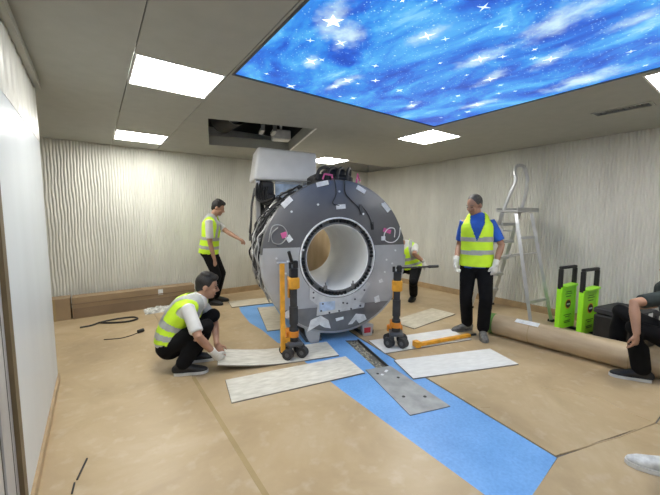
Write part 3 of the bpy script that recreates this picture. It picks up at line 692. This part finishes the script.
cable([(-.19, .15, 1.45), (-.18, .06, 1.72), (-.13, .0, 1.95), (-.13, .02, 2.06), (-.09, .03, 2.15), (0, .03, 2.18), (.09, .03, 2.15), (.13, .02, 2.06), (.13, .0, 1.95), (.18, .06, 1.72), (.19, .15, 1.45)], .024, 'alu', 6).build('handrail_loop', 'alu', LD, True)
cable([(-.20, .32, 1.15), (-.20, .22, 1.30), (-.20, .12, 1.28), (-.20, .12, 1.16), (-.20, .24, 1.06)], .012, 'alu', 6).build('hinge_bracket', 'alu', LD, True)
MB().box((0, .24, 1.24), (.36, .10, .02)).build('tool_tray', 'alu', LD)

# ================================================================ ROLL
a, b = V((3.975, 2.05, .125)), V((4.16, -.25, .125)); ax = (b-a).normalized()
t = thing('floor_roll', 'long thick roll of flooring wrapped in brown paper lying on the floor', 'roll', (a.x, a.y, 0))
o = MB(); o.tube([V((0, 0, .125)), V((0, 0, .125))+(b-a)], .125, 36); o.build('wrapped_roll', 'tube_paper', t, True)
o = MB(); o.tube([V((0, 0, .125))-ax*.004, V((0, 0, .125))+ax*.06], .1262, 36); o.build('end_wrap', 'tube_end', t, True)
o = MB(); o.tube([V((0, 0, .125))-ax*.006, V((0, 0, .125))+ax*.01], .09, 24); o.build('core_end', 'plank_tan', t, True)
for k, w in ((.45, .20), (1.3, .06)):
    o = MB(); o.tube([V((0, 0, .125))+ax*k, V((0, 0, .125))+ax*(k+.004 if w < .1 else k+.006)], .1255, 36); o.build('wrap_seam', 'tape_seam', t, True)
R = Matrix.Rotation(math.atan2(ax.y, ax.x), 3, 'Z') @ Matrix.Rotation(.35, 3, 'X')
MB().box(V((0, 0, .125))+ax*.42+R @ V((0, 0, .1245)), (.24, .07, .004), R=R).build('packing_label', 'tape_white', t)

# ================================================================ GREEN BARRIERS, CASE
def barrier(loc, rz, lab):
    t = thing('folding_barrier', lab, 'barrier', loc, rz, 'folded neon green barriers')
    pn = MB().bbox((0, 0, .30), (.27, .05, .55), .008).build('panel', 'green_neon', t)
    o = MB(); o.hexa([(-.125, -.06, .565), (.135, -.06, .575), (.135, .03, .575), (-.125, .03, .565)], [(-.125, -.06, .58), (.135, -.06, .60), (.135, .03, .60), (-.125, .03, .58)]); o.build('top_flap', 'green_neon', t)
    for s in (-1, 1):
        MB().bbox((s*.155, 0, .29), (.035, .06, .56), .006).build('side_rail', 'green_neon', t)
        MB().bbox((s*.155, 0, .67), (.036, .05, .26), .006).build('handle_post', 'black', t)
        MB().box((s*.12, .0, .012), (.06, .16, .024)).build('foot', 'black', t)
    MB().bbox((0, 0, .815), (.345, .045, .035), .008).build('handle_bar', 'black', t)
    e = MB(); e.tube([(.0, -.026, .34), (.0, -.029, .34)], .05, 24); em = e.build('emblem', 'black', t)
    MB().box((0, -.030, .34), (.07, .002, .018)).build('emblem_band', 'tape_white', em)
    MB().lathe_y([(.05, -.027), (.062, -.027), (.062, -.0262), (.05, -.0262)], .34, 24, close=True).build('emblem_rim', 'orange', em)
    for z, w in ((.50, .12), (.475, .15), (.44, .11), (.20, .16), (.175, .10), (.12, .14), (.10, .13)):
        MB().box((0, -.0265, z), (w, .002, .010)).build('printed_line', 'green_dark', t)
    return t
barrier((4.885, 1.56, 0), -.16, 'folded neon green barrier with black handle, standing next to the step ladder')
barrier((4.875, 1.325, 0), -.16, 'folded neon green barrier with black handle, standing next to the black case')
t = thing('equipment_case', 'black hard equipment case with white sticker behind the paper roll', 'case', (4.88, .97, 0), -.2)
MB().bbox((0, 0, .17), (.50, .40, .33), .02).build('body', 'black', t)
MB().bbox((0, 0, .375), (.51, .41, .08), .02).build('lid', 'rubber', t)
for x in (-.15, .15): MB().bbox((x, -.21, .335), (.05, .02, .07), .005).build('latch', 'rubber', t)
MB().tube([(-.07, -.205, .22), (-.07, -.24, .20), (.07, -.24, .20), (.07, -.205, .22)], .012, 8).build('handle', 'black', t)
MB().box((.02, -.206, .385), (.09, .003, .05)).build('sticker', 'tape_white', t)
MB().tube([(-.2, -.205, .30), (-.2, -.212, .30)], .012, 10).build('badge', 'steel', t)

# ================================================================ CARTONS, CABLES, BAG
t = thing('long_carton', 'long low brown cardboard carton lying along the back wall', 'carton', (.50, 5.82, 0))
MB().box((0, 0, .15), (1.62, .22, .30)).build('carton_body', 'carton', t)
MB().box((0, -.006, .21), (1.63, .225, .015)).build('flap_edge', 'carton_dark', t)
MB().box((0, -.113, .08), (1.60, .003, .14)).build('printed_side', 'carton_dark', t)
MB().box((.30, -.114, .24), (.07, .003, .09)).build('carton_label', 'tape_white', t)
t = thing('short_carton', 'short brown cardboard carton standing at the end of the long carton', 'carton', (-.52, 5.84, 0))
MB().box((0, 0, .15), (.38, .24, .30)).build('carton_body', 'carton', t)
MB().box((0, -.121, .15), (.06, .003, .29)).build('packing_tape', 'tape_seam', t)
o = cable([(-.22, 5.20, .008), (-.10, 5.22, .008), (.0, 5.30, .01), (.2, 5.34, .012), (.38, 5.30, .012), (.42, 5.18, .012), (.30, 5.12, .012), (.12, 5.18, .012), (-.02, 5.26, .02)], .012, 'black'); tag(o.build('black_cable', 'black', None, True), 'coiled black cable lying on the floor before the long carton', 'cable')
t = thing('plug_lead', 'thin black lead with a plug end lying on the kraft floor', 'cable', (.3, 4.54, 0))
cable([(-.28, .0, .004), (-.12, -.06, .004), (0, -.03, .006), (.08, .02, .012)], .005, 'black').build('lead', 'black', t, True)
MB().tube([(.07, .015, .022), (.13, .05, .022)], .022, 10).build('plug', 'black', t, True)
t = thing('plastic_bag', 'crumpled clear plastic bag with white papers before the long carton', 'bag', (.74, 5.50, 0))
n = 14; vs = []; fs = []; rg = random.Random(3)
for j in range(n+1):
    for i in range(n+1):
        u, v = i/n-.5, j/n-.5; e = max(0, min(1, (.5-max(abs(u), abs(v)))*8)); vs.append((u*.40+rg.uniform(-.008, .008), v*.30+rg.uniform(-.008, .008), .004+e*rg.uniform(.01, .05)))
for j in range(n):
    for i in range(n): k = j*(n+1)+i; fs.append((k, k+1, k+n+2, k+n+1))
MB().add(vs, fs).build('bag_film', 'bag', t)
for k in range(3): MB().box((-.1+.1*k, .02*k-.02, .025+.004*k), (.14, .10, .004), .3*k).build('paper', 'tape_white', t)
o = MB(); o.box((0, .05, .003), (.008, .17, .006), -.25); o.box((-.035, -.09, .003), (.008, .08, .006), -.1); ob = o.build('metal_strip', 'black'); ob.location = (-.13, 2.19, 0.001); tag(ob, 'thin dark strip lying on the kraft floor near the left wall', 'strip')
ob.rotation_euler = (0, 0, .0)
# ================================================================ PEOPLE
def remesh(mb, voxel, it=4, fac=.5):
    me = bpy.data.meshes.new('tmp'); me.from_pydata([tuple(p) for p in mb.v], [], mb.f); me.update()
    bm = bmesh.new(); bm.from_mesh(me)
    bmesh.ops.recalc_face_normals(bm, faces=bm.faces); bm.to_mesh(me); bm.free()
    o = bpy.data.objects.new('tmp', me); C.objects.link(o)
    r = o.modifiers.new('r', 'REMESH'); r.mode = 'VOXEL'; r.voxel_size = voxel
    s = o.modifiers.new('s', 'SMOOTH'); s.factor = fac; s.iterations = it
    dg = bpy.context.evaluated_depsgraph_get(); dg.update()
    out = bpy.data.meshes.new_from_object(o.evaluated_get(dg), depsgraph=dg)
    bpy.data.objects.remove(o, do_unlink=True); bpy.data.meshes.remove(me)
    for p in out.polygons: p.use_smooth = True
    return out
def extract(me, pred, off=0.0):
    keep = [p.vertices[:] for p in me.polygons if pred(p.center)]
    idx = {}; vs = []; fs = []
    for f in keep:
        g_ = []
        for i in f:
            if i not in idx: idx[i] = len(vs); v = me.vertices[i]; vs.append(tuple(v.co+v.normal*off))
            g_.append(idx[i])
        fs.append(tuple(g_))
    out = bpy.data.meshes.new('cloth'); out.from_pydata(vs, [], fs); out.update()
    for p in out.polygons: p.use_smooth = True
    return out
def ik(a, c, l1, l2, pole):
    a, c = V(a), V(c); d = c-a; L_ = d.length
    if L_ > (l1+l2)*.995: s_ = L_/((l1+l2)*.995); l1 *= s_; l2 *= s_
    n = d.normalized(); x = (L_*L_+l1*l1-l2*l2)/(2*L_); h = math.sqrt(max(0, l1*l1-x*x))
    p = V(pole); p = (p-n*p.dot(n)).normalized()
    return a+n*x+p*h
TORSO = [(-.25, .160, .118), (-.06, .160, .116), (0, .162, .115), (.2, .152, .112), (.42, .142, .105), (.62, .152, .112), (.78, .160, .115), (.89, .150, .098), (.97, .105, .078), (1.03, .062, .06)]
def person(base, lab, pelvis, neck, front, head, face, wrists, ankles, opt):
    """wrists / ankles: dict R/L -> (pos, dir[, palm]); all positions in world space"""
    B = V(base); t = thing('person', lab, 'person', tuple(B), 0, 'workers fitting the magnet')
    pelvis, neck, head = V(pelvis)-B, V(neck)-B, V(head)-B
    f = V((front[0], front[1], 0)).normalized(); up_ = V((0, 0, 1)); s = f.cross(up_)
    if 'side' in opt: s = V(opt['side']).normalized()
    tx = (neck-pelvis).normalized()
    fr = s.cross(tx) * -1.0
    if fr.dot(f) < 0: fr = -fr
    mid = (pelvis+neck)/2 - fr*opt.get('hunch', .0)
    def spine(u):
        if u < 0: return pelvis+(mid-pelvis).normalized()*u*(neck-pelvis).length
        if u > 1: return neck+(neck-mid).normalized()*(u-1)*(neck-pelvis).length
        return pelvis*(1-u)**2+(mid*2-(pelvis+neck)*.5)*2*u*(1-u)+neck*u*u
    Lt = (neck-pelvis).length
    US = [i/40 for i in range(-10, 43)]
    SP = [spine(u) for u in US]
    def upar(p):
        k = min(range(len(SP)), key=lambda i: (SP[i]-p).length_squared); c = SP[k]; d = p-c
        return US[k], d.dot(s), d.dot(fr)
    k_ = opt.get('girth', 1.0)
    def tor(u):
        for q, r in zip(TORSO, TORSO[1:]):
            if q[0] <= u <= r[0]: w_ = (u-q[0])/(r[0]-q[0]); return (u, q[1]*(1-w_)+r[1]*w_, q[2]*(1-w_)+r[2]*w_)
        return TORSO[0] if u < 0 else TORSO[-1]
    def torso(mb, off, u0=-.06, u1=1.03, seg=24):
        st = [tor(u0+(u1-u0)*i/14) for i in range(15)]
        mb.tube([spine(q[0]) for q in st], [q[1]*k_+off for q in st], seg, flat=[(q[2]*k_+off)/(q[1]*k_+off) for q in st], side=s, rnd=True)
    sh = {}; hp = {}
    for k, sg in (('R', 1), ('L', -1)):
        sh[k] = spine(.90)+s*sg*opt.get('shw', .160); hp[k] = pelvis+s*sg*.088-tx*.02
    wr = {k: V(w[0])-B for k, w in wrists.items()}; an = {k: V(w[0])-B for k, w in ankles.items()}
    if 'shoff' in opt:
        for k, o_ in opt['shoff'].items(): sh[k] = sh[k]+V(o_)
    el = {}; kn = {}
    for k, sg in (('R', 1), ('L', -1)):
        ep = V(wrists[k][3]) if len(wrists[k]) > 3 else (-fr*.6+s*sg*.5-up_*.3)
        el[k] = ik(sh[k], wr[k], .285, .245, ep)
        kp = V(ankles[k][2]) if len(ankles[k]) > 2 else (f+up_*.3+s*sg*.15)
        kn[k] = ik(hp[k], an[k], opt.get('thigh', .43), opt.get('shin', .41), kp)
    # head frame
    F = V(face).normalized(); Rr = F.cross(up_).normalized(); U = Rr.cross(F)
    HR = Matrix((Rr, F, U)).transposed()
    hpnt = lambda x, y, z: head+Rr*x+F*y+U*z
    # ---- hands
    def hand(mb, k, off=0.0):
        w = wr[k]; d = V(wrists[k][1]).normalized(); pn = V(wrists[k][2]) if len(wrists[k]) > 2 and wrists[k][2] is not None else fr
        pn = (pn-d*pn.dot(d)).normalized(); ac = d.cross(pn)
        # thumb side: forwards/up
        ts = ac if ac.dot(opt.get('thumb', {}).get(k, fr+up_*.2)) > 0 else -ac
        mb.tube([w-d*.01, w+d*.03, w+d*.065, w+d*.092], [.027+off, .036+off, .041+off, .037+off], 12, flat=.5, side=ac, rnd=True)
        for i, (q, ln) in enumerate(((-.030, .060), (-.010, .072), (.011, .078), (.031, .070))):
            b_ = w+d*.085+ts*q; cu = .35+.12*(3-i)*.5
            p1 = b_+(d*math.cos(cu)+pn*math.sin(cu))*ln*.45; p2 = p1+(d*math.cos(cu*2.2)+pn*math.sin(cu*2.2))*ln*.33; p3 = p2+(d*math.cos(cu*2.9)+pn*math.sin(cu*2.9))*ln*.26
            mb.tube([b_-d*.02, p1, p2, p3], [.0095+off, .009+off, .0082+off, .0072+off], 8, rnd=True)
        b_ = w+d*.03+ts*.028; p1 = b_+(d*.65+ts*.65+pn*.3).normalized()*.042; p2 = p1+(d*.9+ts*.15+pn*.35).normalized()*.034
        mb.tube([b_-ts*.015, p1, p2], [.014+off, .0105+off, .0085+off], 8, rnd=True)
    # ---- body: one continuous skin
    bd = MB(); torso(bd, -.006)
    bd.tube([spine(.96), head-U*.05-F*.015], [.058, .054], 14, rnd=True)
    bd.ell(hpnt(0, -.012, .025), (.074, .094, .095), 20, 14, HR)
    bd.ell(hpnt(0, .022, -.045), (.058, .066, .075), 18, 12, HR)
    bd.ell(hpnt(0, .055, -.088), (.030, .030, .022), 12, 8, HR)
    bd.tube([hpnt(0, .082, .015), hpnt(0, .108, -.022), hpnt(0, .088, -.030)], [.009, .016, .012], 8, rnd=True)
    for x in (-1, 1):
        bd.ell(hpnt(x*.076, -.012, -.008), (.010, .022, .032), 10, 8, HR)
        bd.ell(hpnt(x*.033, .066, -.025), (.022, .020, .022), 10, 8, HR)
    for k, sg in (('R', 1), ('L', -1)):
        bd.tube([spine(.86)+s*sg*.08, sh[k], sh[k].lerp(el[k], .35), el[k], el[k].lerp(wr[k], .3), wr[k]], [.06, .054, .048, .038, .039, .026], 14, rnd=True)
        hand(bd, k)
        bd.tube([hp[k], hp[k].lerp(kn[k], .4), kn[k], kn[k].lerp(an[k], .35), an[k]], [.088, .074, .052, .054, .034], 14, rnd=True)
        td = V(ankles[k][1]).normalized(); g0 = V((an[k].x, an[k].y, -B.z+.045))
        bd.tube([an[k], g0-td*.02, g0+td*.08, g0+td*.15], [.032, .032, .03, .022], 10, rnd=True)
    me = remesh(bd, opt.get('voxel', .0065), 3)
    body = link('body', me, opt.get('skin', 'skin'), t)
    # ---- face details
    for x in (-1, 1):
        MB().ell(hpnt(x*.032, .083, .004), (.012, .006, .006), 8, 6, HR).build('eye', 'eye', t, True)
        MB().tube([hpnt(x*.016, .089, .024), hpnt(x*.036, .086, .028), hpnt(x*.052, .074, .022)], .003, 6).build('eyebrow', opt.get('hair', 'hair'), t, True)
    MB().tube([hpnt(-.022, .082, -.066), hpnt(0, .090, -.064), hpnt(.022, .082, -.066)], .0055, 6).build('mouth', 'lip', t, True)
    # ---- hair
    hb = MB(); hb.ell(hpnt(0, -.026, .036), (.082, .096, .097), 22, 14, HR)
    if opt.get('tuft', True):
        hb.ell(hpnt(0, .035, .098), (.060, .050, .034), 14, 10, HR); hb.ell(hpnt(0, -.02, .115), (.064, .07, .03), 14, 10, HR)
    hb.ell(hpnt(0, -.07, -.01), (.058, .04, .065), 14, 10, HR)
    link('hair', remesh(hb, .009, 2), opt.get('hair', 'hair'), t)
    # ---- shirt
    sb = MB(); torso(sb, .024 if opt.get('untucked') else .008, opt.get('shem', .08), .97)
    slv = opt.get('sleeve', .8)
    for k, sg in (('R', 1), ('L', -1)):
        e = sh[k].lerp(el[k], slv)
        sb.tube([spine(.86)+s*sg*.09, sh[k], sh[k].lerp(el[k], slv*.5), e], [.058, .062, .061, .060], 14, rnd=False)
    sm0 = remesh(sb, .010, 4)
    if opt.get('untucked'): sm0 = extract(sm0, lambda c: upar(c)[0] > opt['shem']+.05)
    link('shirt', sm0, opt['shirt'], t)
    # ---- trousers
    tb_ = MB(); st = [tor(-.06+.22*i/8) for i in range(9)]
    tb_.tube([spine(q[0]) for q in st], [q[1]*k_+.016 for q in st], 20, flat=[(q[2]*k_+.018)/(q[1]*k_+.016) for q in st], side=s, rnd=True)
    for k in 'RL':
        lo = kn[k].lerp(an[k], .93)
        tb_.tube([hp[k], hp[k].lerp(kn[k], .4), kn[k], kn[k].lerp(an[k], .45), lo], [.100, .092, .074, .074, .070], 16, rnd=True)
        tb_.ell(kn[k], (.07, .07, .07), 12, 8)
    link('trousers', remesh(tb_, .010, 4), 'trousers', t)
    # ---- vest with reflective bands
    if opt.get('vest'):
        vb = MB(); torso(vb, .036, -.2 if opt.get('hem', .1) < 0 else -.02, .98, 28)
        for k, sg in (('R', 1), ('L', -1)): vb.tube([spine(.88)+s*sg*.05, spine(.88)+s*sg*.05+(sh[k]-spine(.88)-s*sg*.05)*.8], [.085, .080], 16, rnd=False)
        vm = remesh(vb, .010, 4)
        u0 = opt.get('hem', .10)
        vneck = opt.get('vneck', .45)
        cache = {}
        def UP(c):
            key = (round(c.x, 4), round(c.y, 4), round(c.z, 4))
            if key not in cache: cache[key] = upar(c)
            return cache[key]
        def isv(c):
            u, x, y = UP(c)
            if u < u0 or (u > .93 and abs(x) < .068): return False
            if y > 0 and u > vneck and abs(x) < min(.082, .095*(u-vneck)/(1-vneck)+.004): return False
            if abs(x) > .180 and u > .66: return False
            return True
        vest = link('vest', extract(vm, isv), 'hiviz', t)
        sm = vest.modifiers.new('thick', 'SOLIDIFY'); sm.thickness = .005; sm.offset = -1
        hb_ = opt.get('bands', (.22, .42)); bw = opt.get('bandw', .055)
        for c0 in hb_:
            link('reflective_band', extract(vm, lambda c: isv(c) and abs(UP(c)[0]-c0) < bw, .004), 'reflect', vest)
        if opt.get('straps', True):
            for sg in (-1, 1):
                link('reflective_strap', extract(vm, lambda c: isv(c) and hb_[-1] < UP(c)[0] and .070 < UP(c)[1]*sg < .125, .004), 'reflect', vest)
        bpy.data.meshes.remove(vm)
    # ---- gloves
    for k in opt.get('gloves', ''):
        gb = MB(); hand(gb, k, .0045); d = V(wrists[k][1]).normalized(); fo = (el[k]-wr[k]).normalized()
        gb.tube([wr[k]+d*.02, wr[k], wr[k]+fo*.05], [.034, .034, .038], 12, rnd=False)
        link('glove', remesh(gb, .006, 2), 'glove', t)
    # ---- shoes
    for k in 'RL':
        td = V((ankles[k][1][0], ankles[k][1][1], 0)).normalized(); sd = td.cross(up_); g0 = V((an[k].x, an[k].y, -B.z))
        sbm = MB(); stn = [(-.062, .030, .040, .050), (-.02, .037, .050, .056), (.05, .041, .046, .052), (.11, .046, .036, .042), (.165, .044, .028, .036), (.20, .032, .020, .030)]
        sbm.tube([g0+td*x+up_*z for x, w, h, z in stn], [w for x, w, h, z in stn], 16, flat=[h/w for x, w, h, z in stn], side=sd, rnd=True)
        sbm.tube([g0-td*.012+up_*.06, g0-td*.02+up_*.112], [.042, .044], 14)
        shoe = link('shoe', remesh(sbm, .008, 3), opt.get('shoe', 'shoe_black'), t)
        ol = [(-.078, .0), (-.066, .030), (-.02, .040), (.06, .043), (.12, .050), (.18, .046), (.215, .026), (.225, 0)]
        poly = [(x, w) for x, w in ol]+[(x, -w) for x, w in ol[-2:0:-1]]
        so = MB(); so.prism(poly, .001, .026, lambda q: g0+td*q.x+sd*q.y+up_*q.z); so.build('sole', opt.get('sole', 'sole_white'), shoe)
        if opt.get('laces', True):
            for i in range(3): 
                x = .06+.025*i; zz = .098-.018*i
                MB().tube([g0+td*x+sd*.022+up_*(zz-.012), g0+td*x+up_*zz, g0+td*x-sd*.022+up_*(zz-.012)], .0035, 5).build('lace', opt.get('lace', 'black'), shoe)
    return t

D_ = V((0, 0, -1))
# man standing at the right, blue T-shirt
person((3.76, 2.15, 0), 'standing man in blue T-shirt, yellow-green vest and white gloves, looking down', (3.77, 2.16, .90), (3.765, 2.17, 1.425), (-.86, -.51), (3.715, 2.19, 1.585), (-.93, .10, -.34),
       {'R': ((3.555, 2.30, .92), (-.08, -.02, -1), (.1, -.5, -.1), (.8, .4, .3)), 'L': ((3.79, 1.935, .90), (-.12, .0, -1), (.2, .9, 0), (.8, -.35, .3))},
       {'R': ((3.81, 2.27, .09), (-.90, .30, 0)), 'L': ((3.755, 2.03, .09), (-.80, -.60, 0))},
       dict(shirt='shirt_blue', vest=True, hem=-.08, bands=(.24, .54), bandw=.045, straps=False, shem=-.17, untucked=True, shw=.15, gloves='RL', hair='hair_grey', tuft=False, shoe='shoe_grey', sole='shoe_grey', skin='skin2', girth=1.0, vneck=.5))
# man standing at the left, reaching to the magnet
person((1.53, 5.46, 0), 'standing man in white T-shirt and yellow-green vest reaching out to the magnet wiring', (1.50, 5.46, .90), (1.555, 5.43, 1.41), (.85, -.50), (1.65, 5.39, 1.575), (.80, -.42, -.42),
       {'R': ((1.53, 5.27, .74), (.12, -.05, -1), (-.3, .5, 0), (-.8, .2, -.1)), 'L': ((1.86, 5.09, 1.09), (.35, -.75, -.30), (0, 0, -1), (.4, .1, -1))},
       {'R': ((1.46, 5.37, .09), (.80, -.60, 0)), 'L': ((1.60, 5.53, .09), (.85, -.40, 0))},
       dict(shirt='shirt_white', vest=True, hem=-.10, bands=(.08, .36), straps=True, vneck=.55, girth=1.0, sole='shoe_black'))
# crouching man
person((.70, 3.24, 0), 'crouching man in white T-shirt and yellow-green vest lifting the end of a plank', (.545, 3.335, .245), (.775, 3.25, .625), (.86, -.50), (.865, 3.24, .765), (.90, -.36, -.25),
       {'R': ((.835, 2.985, .185), (.55, .25, -.75), (.3, .9, .3), (-.6, -.7, .4)), 'L': ((.915, 3.17, .20), (.3, -.2, -.9), (-.3, -.9, .2), (.5, .9, .4))},
       {'R': ((.585, 3.115, .09), (.88, -.35, 0), (.8, -.5, .9)), 'L': ((.735, 3.33, .09), (.85, -.25, 0), (.8, -.25, .9))},
       dict(shirt='shirt_white', vest=True, hem=.04, bands=(.16, .38), straps=True, hunch=.06, gloves='R', vneck=.55, sole='sole_white', sleeve=.85, shem=-.12, untucked=True))
# man bent behind the magnet
person((4.46, 3.80, 0), 'man stooping behind the magnet in yellow-green vest and dark trousers', (4.50, 3.79, .58), (4.39, 3.83, .97), (-.86, -.45), (4.22, 3.86, 1.06), (-.8, .1, -.6),
       {'R': ((4.02, 3.98, .72), (-.5, .1, -.7), None), 'L': ((4.47, 3.50, .70), (.25, -.3, -.8), (-.5, .5, 0), (-.9, -.5, -.2))},
       {'R': ((4.34, 3.97, .09), (-.9, -.1, 0), (-.9, .2, .2)), 'L': ((4.46, 3.68, .09), (-.85, -.4, 0), (-.7, -.5, .2))},
       dict(shirt='shirt_white', vest=True, hem=-.06, bands=(.14, .40), straps=True, gloves='L', sole='shoe_black', vneck=.85))
# man sitting astride the roll
person((4.12, .55, 0), 'man in black T-shirt and trousers sitting on the paper roll, hand hanging down', (4.17, .46, .365), (4.20, .56, .83), (-.50, .87), (4.275, .535, 1.00), (-.45, .87, -.15),
       {'R': ((4.36, .80, .55), (-.1, .5, -.8), None), 'L': ((3.63, .645, .49), (-.03, .0, -1), (.2, .9, .0), (-.6, .3, -.1))},
       {'R': ((4.36, .92, .09), (-.3, .9, 0), (.1, .9, .6)), 'L': ((3.885, .635, .09), (-.45, .89, 0), (-.7, .6, .7))},
       dict(shirt='shirt_dark', hunch=.03, sole='sole_white', shoff={'L': (-.12, .10, -.03)}, sleeve=.72))
# man standing just beyond the picture: only a foot shows
person((2.72, .12, 0), 'person in dark trousers wearing light grey running shoes', (2.745, .09, .90), (2.765, .07, 1.42), (-.40, .92), (2.755, .09, 1.585), (-.35, .92, -.15),
       {'R': ((2.95, .15, .92), (0, .05, -1), None), 'L': ((2.60, -.02, .92), (.0, .0, -1), None)},
       {'L': ((2.575, .235, .09), (-.40, .92, 0)), 'R': ((2.84, .08, .09), (-.2, .95, 0))},
       dict(shirt='shirt_dark', shoe='shoe_white', sole='sole_white', lace='tape_white'))
